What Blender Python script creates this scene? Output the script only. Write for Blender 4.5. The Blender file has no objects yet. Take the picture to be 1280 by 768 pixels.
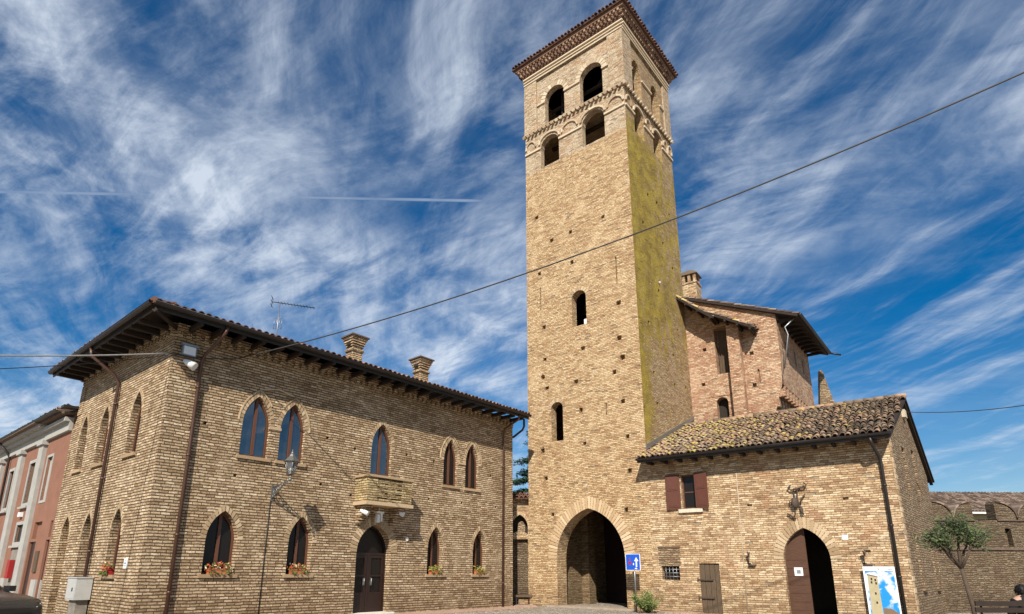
import bpy, math, random
from mathutils import Vector, Matrix
from mathutils.geometry import tessellate_polygon
R_ = math.radians
random.seed(7)
scene = bpy.context.scene
COL = scene.collection

# ------------------------------------------------------------------ camera
CAM_H = 1.5
PITCH, ROLL = R_(14.91), R_(0.36)
cam = bpy.data.cameras.new('camera'); camo = bpy.data.objects.new('camera', cam); COL.objects.link(camo)
cam.sensor_width = 36.0; cam.lens = 743.0 / 1280 * 36
cam.shift_x = (640 - 618.0) / 1280; cam.shift_y = (516.0 - 384) / 1280
cam.clip_start = .1; cam.clip_end = 2000
Fv = Vector((0, math.cos(PITCH), math.sin(PITCH))); U0 = Vector((0, -math.sin(PITCH), math.cos(PITCH))); R0 = Vector((1, 0, 0))
Rv = R0 * math.cos(ROLL) + U0 * math.sin(ROLL); Uv = -R0 * math.sin(ROLL) + U0 * math.cos(ROLL)
m = Matrix((Rv, Uv, -Fv)).transposed().to_4x4(); m.translation = (0, 0, CAM_H)
camo.matrix_world = m
scene.camera = camo

# ------------------------------------------------------------------ node helper
class NT:
    def __init__(s, nt): s.nt = nt
    def n(s, t, **k):
        nd = s.nt.nodes.new(t)
        for a, b in k.items(): setattr(nd, a, b)
        return nd
    def put(s, sock, v):
        if v is None: return
        if isinstance(v, bpy.types.NodeSocket): s.nt.links.new(v, sock)
        elif isinstance(v, (tuple, list)):
            if len(v) == 3 and sock.type == 'RGBA': v = (*v, 1)
            sock.default_value = v
        else: sock.default_value = v
    def m(s, op, a, b=None, c=None, clamp=False):
        nd = s.n('ShaderNodeMath', operation=op, use_clamp=clamp)
        for i, v in enumerate((a, b, c)): s.put(nd.inputs[i], v)
        return nd.outputs[0]
    def vm(s, op, a, b=None, scale=None):
        nd = s.n('ShaderNodeVectorMath', operation=op)
        s.put(nd.inputs[0], a); s.put(nd.inputs[1], b)
        if scale is not None: s.put(nd.inputs['Scale'], scale)
        return nd.outputs['Value' if op in ('DOT_PRODUCT', 'LENGTH') else 'Vector']
    def sep(s, v):
        nd = s.n('ShaderNodeSeparateXYZ'); s.put(nd.inputs[0], v); return nd.outputs
    def comb(s, x, y, z=0.0):
        nd = s.n('ShaderNodeCombineXYZ')
        for i, v in enumerate((x, y, z)): s.put(nd.inputs[i], v)
        return nd.outputs[0]
    def noise(s, v, scale, detail=4, rough=.55, dist=0.0, out=0, dims='3D'):
        nd = s.n('ShaderNodeTexNoise', noise_dimensions=dims); s.put(nd.inputs['Vector'], v)
        nd.inputs['Scale'].default_value = scale; nd.inputs['Detail'].default_value = detail
        nd.inputs['Roughness'].default_value = rough; nd.inputs['Distortion'].default_value = dist
        return nd.outputs[out]
    def mix(s, f, a, b, mode='MIX'):
        nd = s.n('ShaderNodeMix', data_type='RGBA', blend_type=mode)
        s.put(nd.inputs[0], f); s.put(nd.inputs[6], a); s.put(nd.inputs[7], b); return nd.outputs[2]
    def ss(s, v, lo, hi, a=0.0, b=1.0):
        nd = s.n('ShaderNodeMapRange', interpolation_type='SMOOTHSTEP')
        for i, x in enumerate((v, lo, hi, a, b)): s.put(nd.inputs[i], x)
        return nd.outputs[0]
    def ramp(s, f, cols, interp='LINEAR'):
        nd = s.n('ShaderNodeValToRGB'); nd.color_ramp.interpolation = interp
        el = nd.color_ramp.elements
        while len(el) < len(cols): el.new(.5)
        for e, (p, c) in zip(el, cols): e.position = p; e.color = (*c, 1)
        s.put(nd.inputs[0], f); return nd.outputs[0]

# ------------------------------------------------------------------ world, sun, exposure
SUN_AZ, SUN_EL = -99.0, 38.0         # mathematical azimuth of the direction towards the sun
world = bpy.data.worlds.new('World'); scene.world = world; world.use_nodes = True
w = NT(world.node_tree); world.node_tree.nodes.clear()
sky = w.n('ShaderNodeTexSky', sky_type='NISHITA'); sky.sun_disc = False
sky.sun_elevation = R_(SUN_EL); sky.sun_rotation = R_(90 - SUN_AZ)
sky.air_density = 1.0; sky.dust_density = .35; sky.ozone_density = 3.5
hs = w.n('ShaderNodeHueSaturation'); hs.inputs['Saturation'].default_value = 1.48; hs.inputs['Value'].default_value = 0.80
w.put(hs.inputs['Color'], sky.outputs[0])
d = w.n('ShaderNodeTexCoord').outputs['Generated']
dx, dy, dz = w.sep(d)
den = w.m('ADD', w.m('MAXIMUM', dz, 0.0), 0.22)
px, py = w.m('DIVIDE', dx, den), w.m('DIVIDE', dy, den)
P = w.comb(px, py, 0.0)
def rotated(p_x, p_y, deg, sx, sy, ox=0.0, oy=0.0):
    c, s_ = math.cos(R_(deg)), math.sin(R_(deg))
    a = w.m('ADD', w.m('MULTIPLY', p_x, c), w.m('MULTIPLY', p_y, s_))
    b = w.m('SUBTRACT', w.m('MULTIPLY', p_y, c), w.m('MULTIPLY', p_x, s_))
    return w.comb(w.m('ADD', w.m('MULTIPLY', a, sx), ox), w.m('ADD', w.m('MULTIPLY', b, sy), oy), 0.0)
warp = w.noise(P, 1.3, 3, .5, out=1)
wp = w.vm('ADD', P, w.vm('SCALE', w.vm('SUBTRACT', warp, (.5, .5, .5)), scale=.30))
wx, wy, _ = w.sep(wp)
st1 = w.noise(rotated(wx, wy, 122, .95, 2.3), 1.55, 9, .60, .25)
st2 = w.noise(rotated(wx, wy, 104, .9, 4.0, 3.1, 1.7), 1.9, 9, .62, .2)
puff = w.noise(wp, 2.6, 9, .64, .3); fib = w.noise(rotated(wx, wy, 150, 1.0, 3.0, 5.0, 2.0), 4.5, 7, .66, .3)
big = w.noise(P, 1.05, 3, .5)
bigm = w.ss(w.m('ADD', big, w.m('MULTIPLY', px, -.10)), .36, .66)
cl1 = w.m('MULTIPLY', w.ss(st1, .34, .74), w.m('ADD', w.m('MULTIPLY', bigm, .70), .15))
cl1 = w.m('MULTIPLY', cl1, w.ss(puff, .32, .64, .35, 1.12))
cl3 = w.m('MULTIPLY', w.ss(w.m('ADD', w.m('MULTIPLY', puff, .6), w.m('MULTIPLY', fib, .4)), .42, .70), w.m('ADD', w.m('MULTIPLY', bigm, .85), .12))
cl2 = w.m('MULTIPLY', w.ss(st2, .42, .82), w.m('SUBTRACT', 1.0, w.m('MULTIPLY', bigm, .45)))
cov = w.m('ADD', w.m('MULTIPLY', cl1, .80), w.m('MULTIPLY', w.m('MULTIPLY', cl2, .70), w.ss(fib, .30, .62, .45, 1.1)))
cov = w.m('ADD', cov, cl3, clamp=True)
hz = w.ss(dz, .0, .38, .40, 0.0)
cov = w.m('MAXIMUM', cov, w.m('MULTIPLY', hz, w.ss(w.noise(P, 1.6, 5, .5), .3, .7, .35, 1.0)))
# a thin contrail: a great circle broken up by noise
def contrail(nrm, half, x0, x1):
    dd = w.m('ABSOLUTE', w.vm('DOT_PRODUCT', d, nrm))
    line = w.ss(dd, half * .2, half, 1.0, 0.0)
    seg = w.m('MULTIPLY', w.ss(dx, x0 - .03, x0 + .03), w.ss(dx, x1 - .06, x1, 1.0, 0.0))
    return w.m('MULTIPLY', w.m('MULTIPLY', line, seg), w.ss(w.noise(d, 7, 4), .28, .60, .36, .55))
def pixdir(x, y):
    v = Rv * ((x - 618) / 743) - Uv * ((y - 516) / 743) + Fv; return v.normalized()
n1 = pixdir(0, 240).cross(pixdir(640, 252)).normalized()
c1 = contrail(tuple(n1), .0036, -.66, .02)
cov = w.m('MAXIMUM', cov, w.m('MULTIPLY', c1, .8))
cov = w.m('MULTIPLY', cov, .9)
skys = w.vm('SCALE', hs.outputs[0], scale=1.0)
colr = w.mix(cov, skys, (6.0, 6.7, 7.7))
bg = w.n('ShaderNodeBackground'); w.put(bg.inputs[0], colr); bg.inputs[1].default_value = 0.085
out = w.n('ShaderNodeOutputWorld'); world.node_tree.links.new(bg.outputs[0], out.inputs[0])

sun = bpy.data.lights.new('sun', 'SUN'); sun.energy = 4.9; sun.angle = R_(.53); sun.color = (1.0, .93, .82)
suno = bpy.data.objects.new('sun', sun); COL.objects.link(suno)
sd = Vector((math.cos(R_(SUN_AZ)) * math.cos(R_(SUN_EL)), math.sin(R_(SUN_AZ)) * math.cos(R_(SUN_EL)), math.sin(R_(SUN_EL))))
suno.rotation_euler = (-sd).to_track_quat('-Z', 'Y').to_euler(); suno.location = (0, -10, 40)
scene.view_settings.view_transform = 'Standard'; scene.view_settings.look = 'None'
scene.view_settings.exposure = 0.46; scene.view_settings.gamma = 1.0; scene.view_settings.use_curve_mapping = False

# ------------------------------------------------------------------ materials
MATS = {}
def newmat(name, rough=.85):
    mt = bpy.data.materials.new(name); mt.use_nodes = True
    t = NT(mt.node_tree); mt.node_tree.nodes.clear()
    bs = t.n('ShaderNodeBsdfPrincipled'); o = t.n('ShaderNodeOutputMaterial')
    mt.node_tree.links.new(bs.outputs[0], o.inputs[0]); bs.inputs['Roughness'].default_value = rough
    bs.inputs['Specular IOR Level'].default_value = .25
    MATS[name] = mt
    return mt, t, bs
def bump(t, bs, h, dist, strength=1.0):
    b = t.n('ShaderNodeBump'); b.inputs['Strength'].default_value = strength; b.inputs['Distance'].default_value = dist
    t.put(b.inputs['Height'], h); t.put(bs.inputs['Normal'], b.outputs[0])

def brick_mat(name, pal, mortar, bw=.27, bh=.082, ms=.014, dist=.02, bdist=.012, stain=.5, patch=None, moss=0, missing=.0, blotch=(.32,.22,.15), smear=0.0):
    mt, t, bs = newmat(name)
    uv = t.n('ShaderNodeUVMap', uv_map='UVMap').outputs[0]
    nz = t.noise(uv, 3.2, 3, .6, out=1); nz2 = t.noise(uv, 14.0, 2, .6, out=1)
    q = t.vm('ADD', uv, t.vm('SCALE', t.vm('SUBTRACT', nz, (.5,.5,.5)), scale=dist * 2.2))
    q = t.vm('ADD', q, t.vm('SCALE', t.vm('SUBTRACT', nz2, (.5,.5,.5)), scale=dist))
    x, y, _ = t.sep(q)
    r = t.m('DIVIDE', y, bh); row = t.m('FLOOR', r)
    wr = t.n('ShaderNodeTexWhiteNoise', noise_dimensions='1D'); t.put(wr.inputs['W'], row)
    off = t.m('ADD', t.m('MULTIPLY', t.m('FLOORED_MODULO', row, 2.0), .5), t.m('MULTIPLY', wr.outputs['Value'], .45))
    rw = t.m('ADD', t.m('DIVIDE', x, bw), off); colm = t.m('FLOOR', rw)
    fx = t.m('SUBTRACT', rw, colm); fy = t.m('SUBTRACT', r, row)
    ex = t.m('MULTIPLY', t.m('MINIMUM', fx, t.m('SUBTRACT', 1.0, fx)), bw)
    ey = t.m('MULTIPLY', t.m('MINIMUM', fy, t.m('SUBTRACT', 1.0, fy)), bh)
    e = t.m('MINIMUM', t.m('MULTIPLY', ex, 1.7), ey)
    mask = t.ss(e, ms * .28, ms * .95)
    wn = t.n('ShaderNodeTexWhiteNoise', noise_dimensions='2D'); t.put(wn.inputs['Vector'], t.comb(colm, row))
    rnd = wn.outputs['Value']; rc = t.sep(wn.outputs['Color'])
    area = t.noise(uv, .55, 3, .6)
    rr = t.m('ADD', t.m('MULTIPLY', rnd, .85), t.m('MULTIPLY', t.m('SUBTRACT', area, .42), stain), clamp=True)
    c = t.ramp(rr, pal)
    fine = t.noise(uv, 38, 4, .7)
    c = t.mix(.65, c, t.ramp(fine, [(.25, (.38, .35, .31)), (.7, (1.38, 1.38, 1.38))]), 'MULTIPLY')
    streak = t.ss(t.noise(t.vm('MULTIPLY', uv, (2.2, .35, 1.0)), 1.3, 5, .65), .5, .72)
    c = t.mix(t.m('MULTIPLY', streak, .30), c, t.mix(1.0, c, (.55, .50, .44), 'MULTIPLY'))
    blot = t.ss(t.noise(uv, 1.1, 5, .65), .55, .78)
    c = t.mix(t.m('MULTIPLY', blot, .45), c, t.mix(1.0, c, tuple(v / .32 * .9 for v in blotch), 'MULTIPLY'))
    if patch:   # repaired / pinkish zones
        pm = t.ss(t.noise(uv, .8, 4, .6, .3), .54, .66)
        c = t.mix(t.m('MULTIPLY', pm, .42), c, patch)
    mid = t.noise(uv, 8.0, 5, .72)
    c = t.mix(.9, c, t.ramp(mid, [(.28, (.50, .46, .42)), (.5, (1.0, 1.0, 1.0)), (.72, (1.32, 1.32, 1.32))]), 'MULTIPLY')
    _, vy, _ = t.sep(uv)
    damp = t.m('MULTIPLY', t.ss(t.m('ADD', vy, t.m('MULTIPLY', t.noise(uv, 1.7, 5, .7), -1.6)), -.6, .55, 1.0, .0), .5)
    c = t.mix(damp, c, t.mix(1.0, c, (.52, .50, .46), 'MULTIPLY'))
    if smear:      # lime washed over the joints in places
        smk = t.m('MULTIPLY', t.ss(t.noise(uv, .75, 6, .68, .4), .50, .68), smear)
        mask = t.m('MAXIMUM', mask, t.m('MULTIPLY', smk, .9))
        c = t.mix(t.m('MULTIPLY', smk, .45), c, tuple(min(1, v * 1.05) for v in pal[-1][1]))
    c = t.mix(mask, t.mix(t.noise(uv, 9, 3), mortar, tuple(v * 1.5 for v in mortar)), c)
    if moss:
        mx, my, _ = t.sep(uv)
        nn = t.noise(uv, 1.0, 5, .7); nf = t.noise(t.vm('MULTIPLY', uv, (1.0, .22, 1.0)), 2.6, 5, .7)
        nearc = t.ss(mx, .1, 1.7, 1.0, .0)                    # strongest by the exposed corner
        high = t.ss(my, 8.5, 14.5)
        toph = t.ss(my, 21.5, 24.8, 1.0, .0)
        f = t.m('MULTIPLY', t.m('MAXIMUM', t.m('MULTIPLY', high, t.ss(mx, .5, 5.0, .98, .50)), nearc), toph)
        f = t.m('MULTIPLY', f, t.ss(my, 6.5, 8.5, .55, 1.0))
        f = t.m('MULTIPLY', f, t.ss(t.noise(uv, 2.2, 6, .75), .33, .58, .60, 1.15))
        f = t.ss(t.m('ADD', f, t.m('MULTIPLY', t.m('SUBTRACT', nf, .5), 2.1)), .20, .80)
        mc = t.ramp(t.m('ADD', t.m('MULTIPLY', nn, .6), t.m('MULTIPLY', fine, .4)), [(.30, (.10, .07, .02)), (.44, (.24, .165, .025)), (.56, (.42, .31, .035)), (.72, (.56, .43, .06))])
        c = t.mix(t.m('MULTIPLY', f, moss), c, t.mix(.55, mc, t.mix(1.0, mc, t.ramp(fine, [(.3, (.35, .35, .35)), (.7, (1.6, 1.6, 1.6))]), 'MULTIPLY')))
    # holes and eroded spots
    if missing:
        ms_ = t.ss(rc[0], 1 - missing - .002, 1 - missing)
        hl = t.m('MULTIPLY', ms_, mask)
        c = t.mix(t.m('MULTIPLY', hl, .6), c, (.06, .04, .03))
    hh = t.m('ADD', t.m('MULTIPLY', mask, t.m('ADD', t.m('MULTIPLY', rc[1], .55), .55)), t.m('ADD', t.m('MULTIPLY', fine, .3), t.m('MULTIPLY', mid, .7)))
    if missing: hh = t.m('SUBTRACT', hh, t.m('MULTIPLY', hl, 1.6))
    t.put(bs.inputs['Base Color'], c)
    bump(t, bs, hh, bdist)
    bs.inputs['Roughness'].default_value = .9
    return mt

PAL_HALL = [(.0, (.27, .185, .10)), (.22, (.38, .275, .16)), (.5, (.47, .355, .215)), (.78, (.55, .425, .265)), (1., (.78, .66, .46))]
PAL_TOWER = [(.0, (.34, .20, .105)), (.3, (.47, .315, .175)), (.6, (.555, .395, .23)), (1., (.66, .51, .325))]
def warm(p, g=.965, b=1.08, r=1.0): return [(a, (c[0]*r, c[1]*g, c[2]*b)) for a, c in p]
PAL_HALL = warm(PAL_HALL, .975, 1.0, 1.0); PAL_TOWER = warm(PAL_TOWER, 1.09, 1.06, 1.08)
PAL_LOW = [(.0, (.27, .155, .085)), (.3, (.42, .28, .165)), (.6, (.53, .38, .235)), (1., (.72, .58, .40))]
PAL_LOW = warm(PAL_LOW, 1.03, 1.0, 1.02)
brick_mat('hall_brick', PAL_HALL, (.065, .042, .024), .25, .083, .020, .020, .034, .5, smear=.35, missing=.0)
brick_mat('tower_brick', PAL_TOWER, (.17, .11, .065), .24, .074, .015, .040, .034, .5, missing=.03, smear=.6)
brick_mat('mossy_brick', [(a, tuple(v * .92 for v in b)) for a, b in PAL_TOWER], (.15, .11, .07), .25, .074, .018, .045, .05, .6, moss=.85, missing=.02)
brick_mat('low_brick', PAL_LOW, (.17, .115, .07), .26, .078, .014, .032, .028, .6, patch=(.44, .23, .13), missing=.015, smear=.6)
brick_mat('rough_brick', [(a, tuple(v * .72 for v in b)) for a, b in PAL_LOW], (.12, .085, .055), .26, .085, .03, .055, .04, .7, missing=.04)
brick_mat('keep_brick', [(.0, (.34, .17, .10)), (.3, (.46, .27, .17)), (.6, (.54, .37, .24)), (1., (.66, .50, .35))], (.19, .125, .08), .25, .075, .016, .045, .034, .8, patch=(.43, .20, .12), missing=.03, smear=.7)
brick_mat('belfry_brick', [(.0, (.36, .22, .13)), (.3, (.48, .36, .23)), (.6, (.56, .45, .31)), (1., (.66, .56, .42))], (.20, .145, .095), .25, .074, .014, .045, .034, .8, patch=(.52, .29, .16), missing=.03, smear=.7)
brick_mat('passage_shade_brick', [(a, tuple(v * .5 for v in b)) for a, b in PAL_TOWER], (.06, .045, .03), .25, .074, .015, .035, .03, .6)  # tower brick darkened: the shade inside the passage is put into its colour
brick_mat('balcony_brick', [(a, (v[0]*.98, v[1]*1.02, v[2]*.86)) for a, v in PAL_HALL], (.07, .05, .03), .25, .083, .018, .018, .03, .3)
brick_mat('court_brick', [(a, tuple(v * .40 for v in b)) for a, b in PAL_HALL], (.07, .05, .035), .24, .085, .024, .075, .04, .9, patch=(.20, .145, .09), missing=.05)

def tinted(name, ramp, nscale=20, namp=.5, bdist=.006, rough=.88, lichen=None, extra=None):
    mt, t, bs = newmat(name, rough)
    at = t.n('ShaderNodeAttribute', attribute_name='tint').outputs['Fac']
    oc = t.n('ShaderNodeTexCoord').outputs['Object']
    n1 = t.noise(oc, nscale, 5, .65)
    c = t.ramp(at, ramp)
    c = t.mix(namp, c, t.ramp(n1, [(.25, (.5, .5, .5)), (.75, (1.35, 1.35, 1.35))]), 'MULTIPLY')
    if lichen:
        for sc, lo, hi, colr_, amt in lichen:
            mk = t.ss(t.m('ADD', t.m('MULTIPLY', t.noise(oc, sc, 5, .7), .75), t.m('MULTIPLY', at, .25)), lo, hi)
            c = t.mix(t.m('MULTIPLY', mk, amt), c, colr_)
    t.put(bs.inputs['Base Color'], c)
    bump(t, bs, n1, bdist)
    return mt
tinted('arch_brick', [(0, (.30, .205, .115)), (.5, (.42, .305, .185)), (1, (.55, .42, .27))], 30, .5)
tinted('tower_arch_brick', [(0, (.42, .285, .16)), (.5, (.53, .385, .23)), (1, (.64, .50, .33))], 30, .5)
tinted('pale_arch_brick', [(0, (.36, .26, .165)), (.5, (.50, .39, .265)), (1, (.64, .53, .38))], 30, .45)
TR = [(0, (.11, .085, .06)), (.25, (.22, .16, .11)), (.5, (.37, .235, .155)), (.78, (.50, .34, .25)), (.9, (.52, .30, .20)), (1, (.62, .53, .43))]
tinted('roof_tile', TR, 16, .6, .01, .92, [(.9, .48, .60, (.15, .135, .105), .7), (.8, .52, .62, (.40, .30, .06), .65), (3.0, .56, .64, (.55, .38, .06), .8), (7.0, .58, .70, (.52, .49, .42), .75)])
tinted('red_tile', [(0, (.10, .05, .035)), (.5, (.21, .105, .07)), (1, (.38, .23, .16))], 16, .6, .01, .92, [(6.0, .62, .74, (.40, .36, .3), .5)])
tinted('cornice_brick', [(0, (.09, .05, .035)), (.5, (.20, .115, .075)), (1, (.40, .27, .18))], 25, .5, .008)
tinted('pale_stone', [(0, (.42, .36, .27)), (1, (.62, .55, .43))], 12, .5, .006)
tinted('white_stone', [(0, (.62, .58, .50)), (1, (.75, .72, .65))], 12, .4, .004)
tinted('dark_tile', [(0, (.08, .055, .045)), (.5, (.17, .12, .09)), (1, (.30, .22, .17))], 14, .6, .01, .92, [(3.0, .62, .74, (.34, .31, .26), .5)])

def plain(name, col, rough=.7, metal=0.0, spec=.3, var=.35, scale=8, bd=.003, stretch=None):
    mt, t, bs = newmat(name, rough)
    oc = t.n('ShaderNodeTexCoord').outputs['Object']
    if stretch: oc = t.vm('MULTIPLY', oc, stretch)
    n1 = t.noise(oc, scale, 5, .65)
    c = t.mix(var, col, t.ramp(n1, [(.25, (.45, .45, .45)), (.75, (1.4, 1.4, 1.4))]), 'MULTIPLY')
    t.put(bs.inputs['Base Color'], c); bs.inputs['Metallic'].default_value = metal
    bs.inputs['Specular IOR Level'].default_value = spec
    if bd: bump(t, bs, n1, bd)
    return mt
plain('window_wood', (.115, .048, .028), .5, scale=6, stretch=(8, 8, 1))
plain('eave_wood', (.030, .020, .015), .8, scale=5)
plain('shutter_wood', (.105, .038, .025), .55, scale=6, stretch=(6, 6, 1))
plain('old_wood', (.105, .072, .045), .85, scale=5, var=.7, bd=.01, stretch=(6, 6, 1))
plain('door_wood', (.085, .04, .023), .6, scale=5, var=.5, stretch=(1, 1, 7))
plain('dark_door', (.020, .009, .007), .35, spec=.5, scale=5)
plain('gutter_metal', (.085, .042, .03), .4, .3, .5, .3, 5, .0)
plain('dark_gutter', (.035, .03, .028), .45, .4, .5, .3, 5, .0)
plain('iron', (.03, .028, .027), .55, .6, .5, .4, 20)
plain('rusty_iron', (.085, .06, .045), .7, .3, .4, .6, 20)
plain('lamp_metal', (.22, .22, .21), .42, .7, .5, .4, 25)
plain('galvanised', (.30, .31, .32), .4, .8, .5, .3, 25)
plain('white_paint', (.74, .74, .72), .5, 0, .4, .15, 6, .0)
plain('cabinet_plastic', (.42, .42, .40), .6, 0, .4, .2, 5, .0)
plain('orange_plaster', (.24, .115, .075), .9, var=.3, scale=2.5)
plain('terracotta_plaster', (.36, .11, .06), .9, var=.3, scale=3)
plain('white_plaster', (.36, .35, .32), .85, var=.3, scale=3)
plain('grey_plaster', (.24, .215, .18), .9, var=.9, scale=3)
plain('yellow_plaster', (.50, .42, .25), .9, var=.25, scale=2)
plain('stone_slab', (.34, .27, .21), .85, var=.5, scale=4)
plain('bark', (.085, .06, .042), .9, var=.6, scale=14, bd=.01)
plain('terracotta', (.42, .13, .06), .7)
plain('red_paint', (.30, .02, .018), .5, var=.1)
plain('blue_paint', (.012, .09, .50), .35, spec=.4, var=.08, bd=0)
plain('black_cloth', (.014, .014, .016), .85, var=.4, scale=30)
plain('hair', (.012, .010, .009), .6, var=.4, scale=60)
plain('skin', (.42, .25, .18), .6, var=.12, scale=30)
plain('car_paint', (.045, .048, .052), .22, .5, .6, .05, 3, .0)
plain('rubber', (.02, .02, .02), .8)
plain('cable_rubber', (.05, .048, .045), .6, bd=0)
plain('pale_cable', (.34, .33, .31), .6, bd=0)
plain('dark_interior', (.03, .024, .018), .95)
plain('poster_blue', (.03, .27, .60), .4, var=.15, bd=0)
plain('poster_cloud', (.62, .68, .74), .4, var=.2, bd=0)
plain('poster_tan', (.42, .36, .22), .4, var=.2, bd=0)
plain('poster_brown', (.20, .13, .08), .4, var=.2, bd=0)
plain('poster_white', (.76, .77, .78), .35, var=.05, bd=0)
plain('print_grey', (.22, .23, .25), .5, bd=0)
plain('sign_red', (.42, .01, .03), .4, var=.1, bd=0)
plain('lens_glass', (.7, .72, .72), .12, .0, .8, .1, 10, 0)
mt, t, bs = newmat('poster_sky', .35)
oc = t.n('ShaderNodeUVMap', uv_map='UVMap').outputs[0]
t.put(bs.inputs['Base Color'], t.mix(t.ss(t.noise(t.vm('ADD', oc, (.35, .1, 0)), 2.3, 5, .55, .4), .42, .56), (.02, .25, .60), (.62, .68, .74)))
mt, t, bs = newmat('window_glass', .04); bs.inputs['Base Color'].default_value = (.012, .014, .016, 1)
bs.inputs['Specular IOR Level'].default_value = 1.0; bs.inputs['IOR'].default_value = 1.9
bump(t, bs, t.noise(t.n('ShaderNodeTexCoord').outputs['Object'], 1.3, 2), .004)
mt, t, bs = newmat('dull_glass', .25); bs.inputs['Base Color'].default_value = (.012, .010, .009, 1)
mt, t, bs = newmat('lamp_glass', .05); bs.inputs['Base Color'].default_value = (.8, .82, .82, 1); bs.inputs['Transmission Weight'].default_value = .9
def leaf_mat(name, ramp, rough=.55):
    mt, t, bs = newmat(name, rough)
    at = t.n('ShaderNodeAttribute', attribute_name='tint').outputs['Fac']
    t.put(bs.inputs['Base Color'], t.ramp(at, ramp)); bs.inputs['Specular IOR Level'].default_value = .35
leaf_mat('olive_leaf', [(0, (.02, .03, .010)), (.5, (.05, .075, .024)), (1, (.11, .14, .05))])
leaf_mat('cedar_leaf', [(0, (.012, .03, .018)), (.6, (.03, .065, .04)), (1, (.06, .11, .06))])
leaf_mat('shrub_leaf', [(0, (.05, .075, .015)), (.5, (.12, .17, .04)), (1, (.27, .30, .10))])
leaf_mat('flower', [(0, (.10, .14, .03)), (.49, (.13, .17, .04)), (.5, (.45, .05, .02)), (.85, (.55, .12, .03)), (.9, (.75, .6, .5)), (1, (.7, .55, .3))])
leaf_mat('yellow_plant', [(0, (.10, .14, .03)), (.5, (.20, .20, .05)), (1, (.48, .36, .06))])
# ground
mt, t, bs = newmat('cobbles', .85)
oc = t.n('ShaderNodeTexCoord').outputs['Object']
v = t.n('ShaderNodeTexVoronoi', feature='DISTANCE_TO_EDGE'); t.put(v.inputs['Vector'], oc); v.inputs['Scale'].default_value = 9
v2 = t.n('ShaderNodeTexVoronoi'); t.put(v2.inputs['Vector'], oc); v2.inputs['Scale'].default_value = 9
mk = t.ss(v.outputs['Distance'], .0, .12)
cc = t.ramp(t.sep(v2.outputs['Color'])[0], [(0, (.30, .25, .20)), (.5, (.42, .37, .30)), (1, (.58, .53, .46))])
t.put(bs.inputs['Base Color'], t.mix(mk, (.14, .11, .08), cc)); bump(t, bs, mk, .03)
mt, t, bs = newmat('pavement_slabs', .85)
oc = t.n('ShaderNodeTexCoord').outputs['Object']
b_ = t.n('ShaderNodeTexBrick'); t.put(b_.inputs['Vector'], oc); b_.inputs['Scale'].default_value = 1.6
b_.inputs['Color1'].default_value = (.36, .24, .18, 1); b_.inputs['Color2'].default_value = (.44, .31, .24, 1); b_.inputs['Mortar'].default_value = (.2, .15, .11, 1); b_.inputs['Mortar Size'].default_value = .012
t.put(bs.inputs['Base Color'], t.mix(.5, b_.outputs[0], t.ramp(t.noise(oc, 6, 5), [(.3, (.5, .5, .5)), (.7, (1.4, 1.4, 1.4))]), 'MULTIPLY'))
M = MATS

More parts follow.
